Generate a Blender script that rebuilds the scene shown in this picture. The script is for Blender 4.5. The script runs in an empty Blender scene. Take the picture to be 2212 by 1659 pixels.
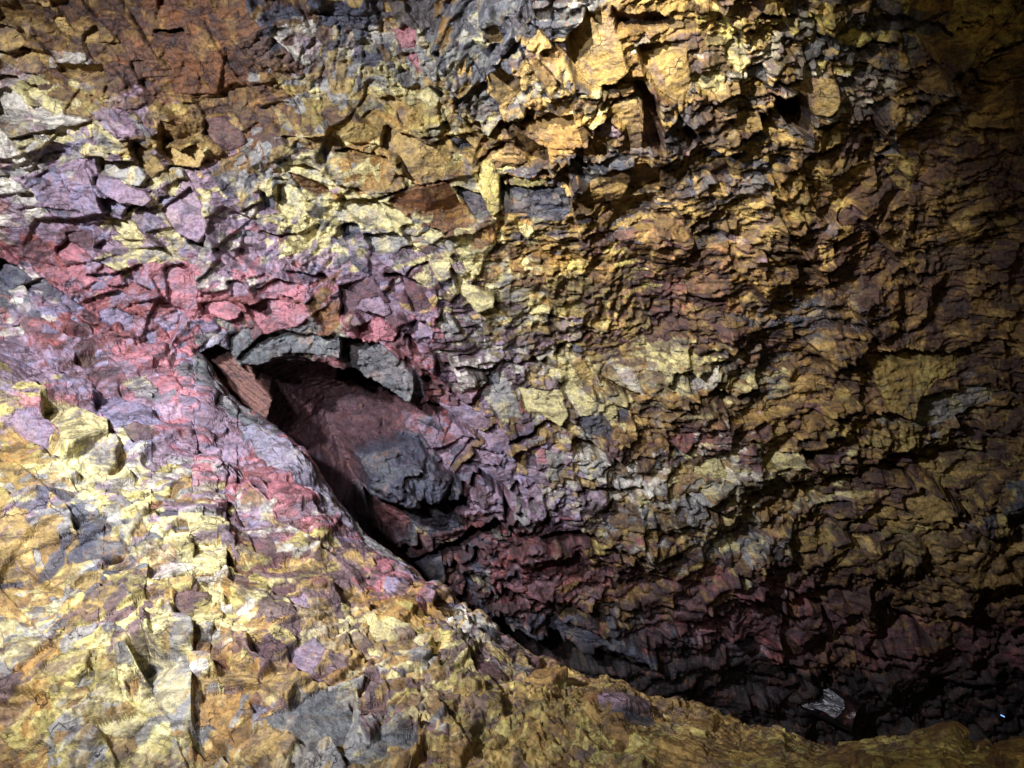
import bpy, math, time
import numpy as np

T_START = time.time()
sc = bpy.context.scene
COL = sc.collection
rng = np.random.default_rng(11)

# ------------------------------------------------------------------ camera, world, lamps, exposure
W0, H0 = 2212.0, 1659.0                       # reference frame used to place things (pixels of the viewed photograph)
HFOV = math.radians(65.0)
F = (W0 / 2) / math.tan(HFOV / 2)
cam_d = bpy.data.cameras.new("camera")
cam_d.sensor_width = 36.0
cam_d.lens = 18.0 / math.tan(HFOV / 2)
cam_d.clip_start = 0.05
cam_d.clip_end = 500
cam = bpy.data.objects.new("camera", cam_d)
cam.rotation_euler = (math.pi / 2, 0, 0)
COL.objects.link(cam)
sc.camera = cam

world = bpy.data.worlds.new("World")
sc.world = world
world.use_nodes = True
wn = world.node_tree
wn.nodes.clear()
w_out = wn.nodes.new("ShaderNodeOutputWorld")
w_bg = wn.nodes.new("ShaderNodeBackground")
w_bg.inputs[0].default_value = (0.9, 0.75, 0.5, 1)      # the faint glow of a lamp-lit cave, no sky reaches it
w_bg.inputs[1].default_value = 0.012
wn.links.new(w_bg.outputs[0], w_out.inputs[0])


def spot(name, loc, target, watts, color, angle, blend, radius):
    l = bpy.data.lights.new(name, 'SPOT')
    l.energy = watts
    l.color = color
    l.spot_size = math.radians(angle)
    l.spot_blend = blend
    l.shadow_soft_size = radius
    o = bpy.data.objects.new(name, l)
    from mathutils import Vector
    d = Vector(target) - Vector(loc)
    o.location = loc
    o.rotation_euler = d.to_track_quat('-Z', 'Y').to_euler()
    COL.objects.link(o)
    return o


spot("flood_lamp", (-4.7, 1.7, 2.9), (-2.3, 8.4, -0.1), 6900, (0.84, 0.86, 1.0), 88, 1.0, 0.20)
spot("front_lamp", (-3.0, -0.8, 2.2), (-2.1, 7.4, -0.5), 2700, (0.88, 0.87, 1.0), 46, 1.0, 0.20)
spot("roof_lamp", (-1.2, 3.4, 4.6), (1.3, 8.6, 3.2), 4700, (1.0, 0.95, 0.83), 48, 1.0, 0.06)
spot("side_lamp", (1.6, -1.0, 3.0), (3.5, 9.0, 2.8), 300, (1.0, 0.83, 0.48), 54, 1.0, 0.4)

spot("slope_fill", (0.6, -1.2, 1.6), (1.9, 5.0, -2.75), 620, (1.0, 0.95, 0.82), 42, 1.0, 0.12)  # added fill light for the dim lower right slope

sc.view_settings.view_transform = 'Standard'
sc.view_settings.look = 'None'
sc.view_settings.exposure = 0.0
sc.view_settings.gamma = 1.0
sc.view_settings.use_curve_mapping = False
sc.cycles.max_bounces = 5
sc.cycles.diffuse_bounces = 3

# ------------------------------------------------------------------ noise helpers (numpy)
f32 = np.float32
PN = 4096
PERM = rng.permutation(PN).astype(np.int32)
RT = rng.random((PN, 8)).astype(f32)
ANG = rng.random(PN) * 2 * np.pi
GX, GY = np.cos(ANG).astype(f32), np.sin(ANG).astype(f32)


def hsh(i, j, seed):
    return PERM[(PERM[(i + seed * 71) & (PN - 1)] + j) & (PN - 1)]


def gnoise(x, y, seed=0):
    xf, yf = np.floor(x), np.floor(y)
    i, j = xf.astype(np.int32), yf.astype(np.int32)
    fx, fy = (x - xf).astype(f32), (y - yf).astype(f32)
    u = fx * fx * fx * (fx * (fx * 6 - 15) + 10)
    v = fy * fy * fy * (fy * (fy * 6 - 15) + 10)

    def g(di, dj):
        h = hsh(i + di, j + dj, seed)
        return GX[h] * (fx - di) + GY[h] * (fy - dj)
    a = g(0, 0); a += u * (g(1, 0) - a)
    b = g(0, 1); b += u * (g(1, 1) - b)
    return (a + v * (b - a)) * 1.5


def fbm(x, y, octv=4, seed=0, gain=0.5):
    s = 0; amp = 1.0; tot = 0
    for k in range(octv):
        s = s + amp * gnoise(x * 2 ** k + 13.7 * k, y * 2 ** k - 7.1 * k, seed + k)
        tot += amp; amp *= gain
    return s / tot * 1.4


def cells(a, b, sx, sy, seed, off=1.0, tilt=0.4, k=0.0, mode='near', jit=0.85):
    """broken-rock facets: returns height, cell id, random index, F2-F1 and the cell centre"""
    x, y = a / sx, b / sy
    i, j = np.floor(x).astype(np.int32), np.floor(y).astype(np.int32)
    n = a.shape
    best = np.full(n, 1e9, f32); sec = np.full(n, 1e9, f32)
    hh = np.zeros(n, f32); hid = np.zeros(n, np.int64); hr = np.zeros(n, np.int32)
    cx = np.zeros(n, f32); cy = np.zeros(n, f32)
    for di in (-1, 0, 1):
        for dj in (-1, 0, 1):
            ii, jj = i + di, j + dj
            h = hsh(ii, jj, seed)
            px = (ii + 0.5 + jit * (RT[h, 0] - 0.5)) * sx
            py = (jj + 0.5 + jit * (RT[h, 1] - 0.5)) * sy
            dx, dy = (a - px).astype(f32), (b - py).astype(f32)
            d2 = (dx / sx) ** 2 + (dy / sy) ** 2
            pl = off * (RT[h, 2] - 0.5) + tilt * ((RT[h, 3] - 0.5) * dx + (RT[h, 4] - 0.5) * dy) * 2
            if mode == 'max':
                pl = pl - k * d2 * min(sx, sy)
                key = -pl
            else:
                key = d2
            m = key < best
            sec = np.where(m, best, np.minimum(sec, key))
            best = np.where(m, key, best)
            hh = np.where(m, pl, hh)
            hid = np.where(m, (ii.astype(np.int64) + 4000) * 10000 + jj + 4000, hid)
            hr = np.where(m, h, hr)
            cx = np.where(m, px, cx); cy = np.where(m, py, cy)
    return hh, hid, hr, sec - best, cx, cy


def sstep(e0, e1, x):
    t = np.clip((x - e0) / (e1 - e0), 0, 1)
    return t * t * (3 - 2 * t)


# ------------------------------------------------------------------ minerals of the cave wall
MIN = {
    'c': (0.68, 0.585, 0.245), 'w': (0.62, 0.57, 0.45), 'y': (0.50, 0.41, 0.12), 't': (0.45, 0.295, 0.088),
    'o': (0.40, 0.22, 0.055), 'r': (0.21, 0.085, 0.03), 'd': (0.10, 0.048, 0.028), 'b': (0.22, 0.125, 0.036),
    'g': (0.29, 0.28, 0.25), 's': (0.062, 0.066, 0.088), 'm': (0.29, 0.195, 0.235), 'p': (0.41, 0.155, 0.165),
    'R': (0.26, 0.082, 0.072), 'v': (0.22, 0.195, 0.27), 'k': (0.115, 0.05, 0.05), 'l': (0.30, 0.20, 0.052),
    'e': (0.13, 0.14, 0.135), 'x': (0.010, 0.009, 0.009), 'h': (0.105, 0.052, 0.056), 'q': (0.28, 0.265, 0.32), 'n': (0.20, 0.095, 0.066), 'u': (0.17, 0.105, 0.10),  # x: near black, for wet rock and painted shade in pits
}
SECOND = {'c': 'g', 'w': 'm', 'y': 'u', 't': 'u', 'o': 't', 'r': 'o', 'd': 'b', 'b': 't', 'g': 'c', 's': 'e', 'm': 'v', 'p': 'm',
          'R': 'm', 'v': 'm', 'k': 'R', 'l': 'y', 'e': 'g', 'x': 'k', 'h': 'k', 'q': 'g', 'n': 'k', 'u': 't'}
CODES = ''.join(MIN)
PAL = np.array([MIN[c] for c in CODES], f32)
PAL2 = np.array([MIN[SECOND[c]] for c in CODES], f32)
# mineral of each patch of the walls, by index into the list above; lower right darkened for the chasm's shade
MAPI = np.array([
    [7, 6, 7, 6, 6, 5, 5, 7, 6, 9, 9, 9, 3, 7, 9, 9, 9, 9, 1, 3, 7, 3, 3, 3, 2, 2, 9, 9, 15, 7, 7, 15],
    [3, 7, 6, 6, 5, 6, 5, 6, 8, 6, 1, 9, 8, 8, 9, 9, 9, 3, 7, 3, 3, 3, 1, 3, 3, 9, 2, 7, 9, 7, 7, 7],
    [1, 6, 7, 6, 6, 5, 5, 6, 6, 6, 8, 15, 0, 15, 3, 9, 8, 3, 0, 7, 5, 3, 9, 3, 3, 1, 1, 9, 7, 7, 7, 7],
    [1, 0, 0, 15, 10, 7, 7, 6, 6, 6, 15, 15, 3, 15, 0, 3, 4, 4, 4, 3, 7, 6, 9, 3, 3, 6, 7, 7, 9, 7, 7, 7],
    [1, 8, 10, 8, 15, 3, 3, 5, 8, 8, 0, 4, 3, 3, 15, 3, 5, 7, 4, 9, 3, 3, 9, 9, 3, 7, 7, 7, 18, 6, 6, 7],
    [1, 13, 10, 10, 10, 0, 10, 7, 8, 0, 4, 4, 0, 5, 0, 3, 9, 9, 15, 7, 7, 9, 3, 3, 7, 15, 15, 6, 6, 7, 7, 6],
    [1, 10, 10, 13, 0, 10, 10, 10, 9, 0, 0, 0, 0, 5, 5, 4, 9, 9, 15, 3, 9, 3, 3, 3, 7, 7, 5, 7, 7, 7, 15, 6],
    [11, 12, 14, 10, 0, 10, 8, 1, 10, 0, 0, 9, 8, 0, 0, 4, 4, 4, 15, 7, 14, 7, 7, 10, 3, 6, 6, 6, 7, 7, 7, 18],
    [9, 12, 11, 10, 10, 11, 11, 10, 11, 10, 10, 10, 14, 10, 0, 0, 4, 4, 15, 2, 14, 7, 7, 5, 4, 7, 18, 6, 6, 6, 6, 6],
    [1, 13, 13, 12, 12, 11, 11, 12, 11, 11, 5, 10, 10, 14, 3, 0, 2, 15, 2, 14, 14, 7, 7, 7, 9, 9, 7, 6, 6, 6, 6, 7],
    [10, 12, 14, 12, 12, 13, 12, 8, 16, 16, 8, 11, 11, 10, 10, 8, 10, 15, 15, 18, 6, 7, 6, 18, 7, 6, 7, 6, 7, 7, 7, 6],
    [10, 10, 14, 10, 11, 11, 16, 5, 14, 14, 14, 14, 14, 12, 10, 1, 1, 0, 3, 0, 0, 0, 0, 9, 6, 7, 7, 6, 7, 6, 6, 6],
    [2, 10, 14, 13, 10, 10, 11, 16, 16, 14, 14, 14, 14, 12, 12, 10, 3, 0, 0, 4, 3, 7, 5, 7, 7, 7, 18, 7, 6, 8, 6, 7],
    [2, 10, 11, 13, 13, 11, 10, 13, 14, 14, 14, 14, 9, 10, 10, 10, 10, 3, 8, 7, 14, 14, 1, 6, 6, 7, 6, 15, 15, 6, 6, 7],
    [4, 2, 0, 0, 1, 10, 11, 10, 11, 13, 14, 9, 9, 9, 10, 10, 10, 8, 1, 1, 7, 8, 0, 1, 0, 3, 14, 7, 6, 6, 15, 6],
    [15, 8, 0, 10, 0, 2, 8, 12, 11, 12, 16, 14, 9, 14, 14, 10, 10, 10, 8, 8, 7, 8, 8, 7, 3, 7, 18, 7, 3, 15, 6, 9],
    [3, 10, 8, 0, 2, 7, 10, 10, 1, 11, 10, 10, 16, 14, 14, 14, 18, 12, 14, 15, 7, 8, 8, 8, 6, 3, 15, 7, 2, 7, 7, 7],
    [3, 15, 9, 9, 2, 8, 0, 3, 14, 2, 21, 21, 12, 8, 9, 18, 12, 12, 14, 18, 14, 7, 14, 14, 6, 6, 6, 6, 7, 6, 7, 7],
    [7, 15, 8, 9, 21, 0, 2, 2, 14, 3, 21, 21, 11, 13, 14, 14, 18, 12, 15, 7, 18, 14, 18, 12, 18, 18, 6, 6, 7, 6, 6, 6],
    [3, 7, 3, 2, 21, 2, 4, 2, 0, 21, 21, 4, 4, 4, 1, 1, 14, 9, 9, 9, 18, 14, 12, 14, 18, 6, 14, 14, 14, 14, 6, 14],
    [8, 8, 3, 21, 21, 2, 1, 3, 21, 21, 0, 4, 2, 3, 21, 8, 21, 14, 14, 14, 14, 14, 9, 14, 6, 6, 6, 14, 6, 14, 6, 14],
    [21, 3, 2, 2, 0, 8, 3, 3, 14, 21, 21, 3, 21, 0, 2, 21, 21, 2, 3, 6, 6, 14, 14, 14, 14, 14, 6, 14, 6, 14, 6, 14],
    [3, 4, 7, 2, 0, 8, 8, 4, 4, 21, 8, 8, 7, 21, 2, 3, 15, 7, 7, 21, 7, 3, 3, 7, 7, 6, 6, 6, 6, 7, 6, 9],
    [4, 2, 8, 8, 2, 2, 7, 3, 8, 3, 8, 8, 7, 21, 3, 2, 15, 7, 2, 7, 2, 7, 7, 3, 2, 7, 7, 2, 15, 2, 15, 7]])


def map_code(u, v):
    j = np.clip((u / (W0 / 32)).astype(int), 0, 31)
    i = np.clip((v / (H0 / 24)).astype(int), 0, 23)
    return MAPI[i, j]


def map_smooth(u, v):
    x = np.clip(u / (W0 / 32) - 0.5, 0, 30.999); y = np.clip(v / (H0 / 24) - 0.5, 0, 22.999)
    j, i = x.astype(int), y.astype(int)
    fx, fy = (x - j)[..., None].astype(f32), (y - i)[..., None].astype(f32)
    g = PAL[MAPI]
    return (g[i, j] * (1 - fx) + g[i, j + 1] * fx) * (1 - fy) + (g[i + 1, j] * (1 - fx) + g[i + 1, j + 1] * fx) * fy


# ------------------------------------------------------------------ material
def rock_material(name, bump=0.3):
    m = bpy.data.materials.new(name)
    m.use_nodes = True
    nt = m.node_tree
    N, L = nt.nodes, nt.links
    N.clear()

    def attr(n):
        x = N.new("ShaderNodeAttribute"); x.attribute_name = n; return x

    def noise(scale, detail, rough, stretch=None, dist=0.0):
        x = N.new("ShaderNodeTexNoise")
        x.inputs["Scale"].default_value = scale; x.inputs["Detail"].default_value = detail
        x.inputs["Roughness"].default_value = rough; x.inputs["Distortion"].default_value = dist
        src = geo.outputs["Position"]
        if stretch:
            mp = N.new("ShaderNodeMapping"); mp.inputs["Scale"].default_value = stretch
            mp.inputs["Rotation"].default_value = (0.0, math.radians(9), 0.0)
            L.new(src, mp.inputs[0]); src = mp.outputs[0]
        L.new(src, x.inputs["Vector"]); return x.outputs[0]

    def ramp(x, a0, a1, b0, b1, smooth=True):
        r = N.new("ShaderNodeMapRange"); r.interpolation_type = 'SMOOTHSTEP' if smooth else 'LINEAR'
        for q, val in zip((1, 2, 3, 4), (a0, a1, b0, b1)):
            r.inputs[q].default_value = val
        L.new(x, r.inputs[0]); return r.outputs[0]

    def math2(op, x, y):
        q = N.new("ShaderNodeMath"); q.operation = op
        for k, val in enumerate((x, y)):
            if isinstance(val, (int, float)):
                q.inputs[k].default_value = val
            else:
                L.new(val, q.inputs[k])
        return q.outputs[0]

    def mix(fac, c1, c2, blend='MIX'):
        q = N.new("ShaderNodeMix"); q.data_type = 'RGBA'; q.blend_type = blend
        for k, val in ((0, fac), (6, c1), (7, c2)):
            if isinstance(val, (int, float, tuple)):
                q.inputs[k].default_value = val if not isinstance(val, tuple) else (*val, 1)
            else:
                L.new(val, q.inputs[k])
        return q.outputs[2]
    out = N.new("ShaderNodeOutputMaterial")
    bs = N.new("ShaderNodeBsdfPrincipled")
    geo = N.new("ShaderNodeNewGeometry")
    c1, c2, gl = attr("mineral"), attr("stain"), attr("wet")
    nA = noise(3.4, 7, 0.62, None, 0.6)
    nB = noise(22, 6, 0.68)
    nC = noise(4.5, 6, 0.62, (1.0, 1.0, 2.4), 0.9)          # along the beds
    nD = noise(5.0, 6, 0.62, (4.0, 4.0, 0.8), 0.3)          # run-down streaks
    col = mix(ramp(nA, 0.50, 0.60, 0.0, 0.85), c1.outputs["Color"], c2.outputs["Color"])
    # pale sulphate crust: only on light minerals
    lum = N.new("ShaderNodeRGBToBW"); L.new(c1.outputs["Color"], lum.inputs[0])
    crust = math2('MULTIPLY', ramp(math2('ADD', nB, math2('MULTIPLY', nD, 0.6)), 0.82, 1.0, 0.0, 1.0), ramp(lum.outputs[0], 0.24, 0.46, 0.0, 0.75, False))
    col = mix(crust, col, (0.66, 0.57, 0.29))
    rust = ramp(math2('ADD', nD, math2('MULTIPLY', nA, 0.5)), 0.84, 0.96, 0.0, 0.5)
    col = mix(rust, col, (0.33, 0.14, 0.035))
    # dark manganese skin and grime
    dark = ramp(math2('ADD', nC, math2('MULTIPLY', nB, 0.7)), 0.845, 0.96, 0.0, 0.9)
    col = mix(dark, col, mix(0.72, col, (0.03, 0.02, 0.022)))
    # fine grain
    col = mix(1.0, col, ramp(nB, 0.32, 0.70, 0.42, 1.38, False), 'MULTIPLY')
    # hair cracks
    vo = N.new("ShaderNodeTexVoronoi"); vo.feature = 'DISTANCE_TO_EDGE'; vo.inputs["Scale"].default_value = 2.1
    wp = N.new("ShaderNodeVectorMath"); wp.operation = 'ADD'
    nz = N.new("ShaderNodeTexNoise"); nz.inputs["Scale"].default_value = 5; nz.inputs["Detail"].default_value = 4
    sc2 = N.new("ShaderNodeVectorMath"); sc2.operation = 'SCALE'; sc2.inputs[3].default_value = 0.45
    L.new(geo.outputs["Position"], nz.inputs["Vector"]); L.new(nz.outputs["Color"], sc2.inputs[0])
    L.new(geo.outputs["Position"], wp.inputs[0]); L.new(sc2.outputs[0], wp.inputs[1])
    L.new(wp.outputs[0], vo.inputs["Vector"])
    crk = math2('MULTIPLY', ramp(vo.outputs["Distance"], 0.0, 0.018, 1.0, 0.0), ramp(nA, 0.40, 0.52, 1.0, 0.0))
    col = mix(math2('MULTIPLY', crk, 0.75), col, (0.03, 0.022, 0.018))
    L.new(col, bs.inputs["Base Color"])
    wet = math2('ADD', gl.outputs["Fac"], ramp(nC, 0.3, 0.7, -0.22, 0.22, False))
    L.new(ramp(wet, 0.0, 1.0, 0.72, 0.16, False), bs.inputs["Roughness"])
    bs.inputs["Specular IOR Level"].default_value = 0.45
    bp = N.new("ShaderNodeBump"); bp.inputs["Strength"].default_value = bump; bp.inputs["Distance"].default_value = 0.03
    hgt = math2('SUBTRACT', math2('ADD', nB, math2('MULTIPLY', nC, 0.7)), math2('MULTIPLY', crk, 0.8))
    L.new(hgt, bp.inputs["Height"]); L.new(bp.outputs[0], bs.inputs["Normal"])
    L.new(bs.outputs[0], out.inputs[0])
    return m


ROCK = rock_material("cave_rock", 0.8)
WET = rock_material("wet_rock", 0.015)

# ------------------------------------------------------------------ base shapes: where the two rock faces stand
def spline_grid(us, vs, D, u, v):
    """smooth (Catmull-Rom) interpolation of a depth table"""
    D = np.asarray(D, float)

    def cr(xs, x):
        k = np.clip(np.searchsorted(xs, x) - 1, 0, len(xs) - 2)
        t = np.clip((x - xs[k]) / (xs[k + 1] - xs[k]), 0, 1)
        w = np.stack([-.5 * t + t * t - .5 * t ** 3, 1 - 2.5 * t * t + 1.5 * t ** 3, .5 * t + 2 * t * t - 1.5 * t ** 3, -.5 * t * t + .5 * t ** 3], -1)
        idx = np.clip(k[..., None] + np.array([-1, 0, 1, 2]), 0, len(xs) - 1)
        return idx, w
    iu, wu = cr(np.array(us, float), u)
    iv, wv = cr(np.array(vs, float), v)
    r = 0
    for p in range(4):
        for q in range(4):
            r = r + wv[..., p] * wu[..., q] * D[iv[..., p], iu[..., q]]
    return r


def wall_depth(u, v):
    us = [-600, 0, 500, 1000, 1500, 2000, 2800]
    vs = [-500, 0, 400, 800, 1200, 1600, 2100]
    D = [[6.3, 6.9, 7.2, 7.0, 6.8, 6.9, 5.8],
         [7.2, 7.8, 8.2, 8.2, 8.0, 8.2, 7.2],
         [7.7, 8.5, 9.2, 9.4, 9.4, 9.6, 8.6],
         [7.9, 8.8, 9.8, 10.4, 10.7, 10.8, 9.8],
         [8.0, 9.0, 10.3, 11.4, 12.0, 12.2, 11.2],
         [8.2, 9.2, 11.4, 13.4, 14.8, 15.2, 14.0],
         [8.4, 9.4, 12.4, 16.0, 18.0, 18.5, 17.0]]
    return spline_grid(us, vs, D, u, v)


CREST = [(-700, 310), (-200, 490), (0, 600), (120, 665), (230, 725), (330, 750), (400, 748), (432, 773), (450, 809), (480, 852),
         (513, 882), (560, 908), (606, 941), (648, 991), (685, 1042), (720, 1088), (782, 1164), (815, 1184), (860, 1216),
         (885, 1242), (905, 1269), (950, 1296), (1000, 1332), (1060, 1366), (1100, 1398), (1165, 1440), (1220, 1465), (1300, 1489),
         (1340, 1487), (1400, 1521), (1450, 1540), (1510, 1544), (1540, 1566), (1600, 1580), (1680, 1590), (1730, 1612), (1760, 1630),
         (1850, 1628), (1950, 1618), (2000, 1602), (2040, 1594), (2060, 1600), (2085, 1628), (2150, 1630), (2212, 1624), (2800, 1650)]


def crest_v(u):
    c = np.array(CREST, float)
    return np.interp(u, c[:, 0], c[:, 1])


def crest_depth(u):
    return np.interp(u, [-700, 0, 250, 420, 640, 900, 1300, 1700, 2212, 2800], [8.2, 8.72, 9.0, 9.25, 8.75, 8.1, 7.2, 6.3, 5.4, 4.8])


def foot_depth(u):
    return np.interp(u, [-700, 0, 600, 1100, 1700, 2212, 2800], [5.6, 5.7, 5.5, 5.25, 4.9, 4.6, 4.3])


def px_point(u, v, y):
    return np.stack([(u - W0 / 2) / F * y, y, -(v - H0 / 2) / F * y], -1)

def axis(lo, hi, a, b, h, grow=1.09, cap=16):
    mid = np.arange(a, b, h)
    right = [mid[-1]]; s = h
    while right[-1] < hi:
        s = min(s * grow, cap); right.append(right[-1] + s)
    left = [mid[0]]; s = h
    while left[-1] > lo:
        s = min(s * grow, cap); left.append(left[-1] - s)
    return np.concatenate([left[:0:-1], mid, right[1:]])


STEP = 2.25


class Face:
    """one rock face: base points on a (u, v) grid, wall coordinates in metres, normals, height d, mineral colour, wetness and piece id"""

    def __init__(self, name, u, v, P):
        self.name = name
        self.u, self.v, self.P = u.astype(f32), v.astype(f32), P
        dv = np.diff(P, axis=0); du = np.diff(P, axis=1)
        self.b = np.concatenate([np.cumsum(np.linalg.norm(dv, axis=2)[::-1], 0)[::-1], np.zeros((1, P.shape[1]))], 0)
        mid = P.shape[0] // 2
        al = np.concatenate([[0], np.cumsum(np.linalg.norm(du[mid], axis=1))])
        self.a = np.broadcast_to(al[None, :], self.b.shape).astype(f32)
        self.b = self.b.astype(f32)
        if name == 'cave_wall':
            self.a = (1.1 * P[..., 0]).astype(f32); self.b = (1.1 * P[..., 2] - 0.12 * P[..., 1]).astype(f32)
        if name == 'rock_slope':
            self.a = (1.05 * P[..., 0]).astype(f32); self.b = (0.80 * P[..., 2] + 0.70 * P[..., 1]).astype(f32)
        tu = np.gradient(P, axis=1); tv = np.gradient(P, axis=0)
        n = np.cross(tu, tv)
        n /= np.linalg.norm(n, axis=2, keepdims=True) + 1e-9
        s = np.sign((n * -P).sum(2))
        if name == 'rock_slope':
            s = np.sign(np.median(s)) * np.ones_like(s)
        self.N = n * s[..., None]
        # slopes of height are authored in x (right) and z (up)
        self.d = np.zeros(u.shape, f32)
        self.wet = np.zeros(u.shape, f32)
        self.lab = np.zeros(u.shape, np.int64)
        self.rough = np.ones(u.shape, f32)


def relief_set(S, ani, dip, seed, k, strata):
    """one kind of broken rock: blocks, facets and chips, k = size of the pieces"""
    c, s = math.cos(dip), math.sin(dip)
    a0, b0 = S.a * c + S.b * s, -S.a * s + S.b * c
    w1 = fbm(a0 * 1.1, b0 * 1.1, 2, seed); w2 = fbm(a0 * 1.1 + 50, b0 * 1.1, 2, seed + 5)
    w3 = fbm(a0 * 12, b0 * 12, 3, seed + 9); w4 = fbm(a0 * 12 + 50, b0 * 12, 3, seed + 12)
    wa = 0.09 if strata else 0.13
    a = a0 + wa * w1 + 0.010 * w3
    b = b0 + wa * w2 + 0.010 * w4
    h1, id1, r1, e1, _, _ = cells(a, b, 0.85 * ani * k, 0.60 * k, seed + 1, off=(0.17 if strata else 0.09) * k, tilt=0.20)
    cq, sq = math.cos(0.7), math.sin(0.7)
    hs, _, _, _, _, _ = cells(a * cq + b * sq, b * cq - a * sq, 0.50 * ani * k, 0.38 * k, seed + 6, off=0.12 * k, tilt=0.62, k=0.05, mode='max')
    h2, id2, r2, e2, cx, cy = cells(a + (0 if strata else 0.35) * b, b, 0.31 * ani * k, 0.23 * k, seed + 2, off=0.09 * k, tilt=0.46, k=0.03, mode='max')
    h3, id3, r3, e3, cx3, cy3 = cells(a - 0.3 * b, b, 0.12 * ani * k, 0.085 * k, seed + 3, off=0.042 * k, tilt=0.36)
    h4, id4, r4, e4, _, _ = cells(a, b, 0.048 * ani, 0.036, seed + 4, off=0.018, tilt=0.50, k=0.03, mode='max')
    mod = sstep(-0.25, 0.35, fbm(a0 * 0.6, b0 * 0.6, 2, seed + 30))       # where the face is crumbly, where it is slabby
    small = h3 * (0.3 + 0.9 * mod) + h4 * (0.45 + 0.8 * mod) + 0.006 * fbm(a0 * 24, b0 * 28, 3, seed + 40)
    mid = h1 * (1.0 - 0.3 * mod) + h2 + 0.6 * hs
    if strata:                                                             # thin beds, each ending in an undercut ledge
        ph = b * 3.6 + 0.45 * w1 + 0.55 * (RT[r2, 5] - 0.5) + 0.3 * (RT[r3, 6] - 0.5)
        fr = ph - np.floor(ph)
        ph2 = b * 9.5 + 0.6 * w2 + 0.8 * (RT[r3, 5] - 0.5)
        f2 = ph2 - np.floor(ph2)
        bed = hsh(np.floor(ph).astype(np.int32), np.floor(a * 0.35 + 3 * w2 + 0.35 * w3).astype(np.int32), seed + 60)
        bed2 = hsh(np.floor(ph2).astype(np.int32), np.floor(a * 0.9 + 2 * w1 + 0.5 * w4).astype(np.int32), seed + 61)
        mid = mid * 0.6 + strata * ((1 - fr) - 0.5) * (0.5 + 0.8 * sstep(-.3, .4, w2)) + 0.35 * strata * ((1 - f2) - 0.5)
    else:
        bed = bed2 = None
    big = 0.30 * fbm(a0 * 0.33, b0 * 0.45, 3, seed + 20)
    tone = 0.62 * RT[bed, 3] + 0.38 * RT[bed2, 3] if bed is not None else np.full(a.shape, 0.5, f32)
    return dict(tone=tone, mod=mod, h_small=small, d_mid=mid, big=big, lab=id2, r2=r2, r3=r3, a0=a0, b0=b0, w1=w1, w2=w2,
                oa=(a + (0 if strata else 0.35) * b - cx), ob=(b - cy), oa3=(a - 0.3 * b - cx3), ob3=(b - cy3), e1=e1)


def build_relief(S, sets, pick, amp=1.0):
    rs = [relief_set(S, *q) for q in sets]
    if len(rs) == 2:
        r = {}
        for key in rs[0]:
            r[key] = np.where(pick, rs[1][key] + (10 ** 9 if key == 'lab' else 0), rs[0][key])
        r['big'] = rs[0]['big']; r['a0'] = rs[0]['a0']; r['b0'] = rs[0]['b0']
    else:
        r = rs[0]
    for key, val in r.items():
        setattr(S, key, val)
    if S.name == 'rock_slope':
        near = sstep(150, 10, S.v - crest_v(S.u))
        S.big = S.big * (1 - near); S.d_mid = S.d_mid * (1 - 0.45 * near)
    if S.name == 'cave_wall':                                        # the rusty upper left is crumbly, without big blocks
        rub = sstep(1.0, 0.55, np.hypot((S.u - 500) / 420, (S.v - 110) / 200)) + sstep(1.0, 0.6, np.hypot((S.u - 1250) / 330, (S.v - 660) / 190))
        S.d_mid = S.d_mid * (1 - 0.6 * rub); S.h_small = S.h_small * (1 + 0.35 * rub)
    S.d_mid = S.d_mid * amp; S.h_small = S.h_small * (0.5 + 0.5 * amp)
    S.d = (S.big + S.d_mid + S.h_small).astype(f32)
    S.seed = sets[0][2]


def build_color(S):
    seed = S.seed + 100
    u, v, a, b = S.u, S.v, S.a0, S.b0
    ppm = (F / S.P[..., 1]).astype(f32)                              # reference pixels per metre: the colour belongs to whole pieces
    wu = 30 * fbm(a * 0.9, b * 0.9, 3, seed); wv = 26 * fbm(a * 0.9 + 40, b * 0.9, 3, seed + 3)
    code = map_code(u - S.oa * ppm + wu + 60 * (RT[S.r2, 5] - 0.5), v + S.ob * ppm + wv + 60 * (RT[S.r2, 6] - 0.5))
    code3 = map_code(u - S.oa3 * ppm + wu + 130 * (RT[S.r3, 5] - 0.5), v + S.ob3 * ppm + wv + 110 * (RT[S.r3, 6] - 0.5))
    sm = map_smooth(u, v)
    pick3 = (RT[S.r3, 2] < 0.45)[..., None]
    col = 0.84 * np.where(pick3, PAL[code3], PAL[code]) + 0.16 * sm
    S.n_hi = fbm(a * 12, b * 12, 4, seed + 8, 0.6)
    S.n_mid = fbm(a * 3.2, b * 3.2, 5, seed + 14, 0.6)
    S.n_st = fbm(a * 2.5 + 0.5 * S.n_mid, b * 11, 4, seed + 21, 0.6)
    lum = (0.78 + 0.44 * RT[S.r3, 7]) * (0.84 + 0.32 * RT[S.r2, 4])
    dk = sstep(0.52, 0.30, S.tone)[..., None] * 0.62                    # some beds are dark maroon brown
    col = col * (1 - dk) + np.array([0.075, 0.040, 0.032], f32) * dk
    lum = lum * (0.72 + 0.56 * S.tone)
    S.col = np.clip(col * lum[..., None], 0.004, 0.8).astype(f32)
    S.col2 = np.clip((0.55 * PAL2[code] + 0.45 * PAL2[code3]) * lum[..., None], 0.004, 0.8).astype(f32)
    S.code = code
    shine = np.isin(code, [CODES.index(c) for c in 'pmRvsq']) * 0.36 + 0.12
    S.wet = (shine + 0.30 * (RT[S.r3, 3] - 0.3)).astype(f32)


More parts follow.
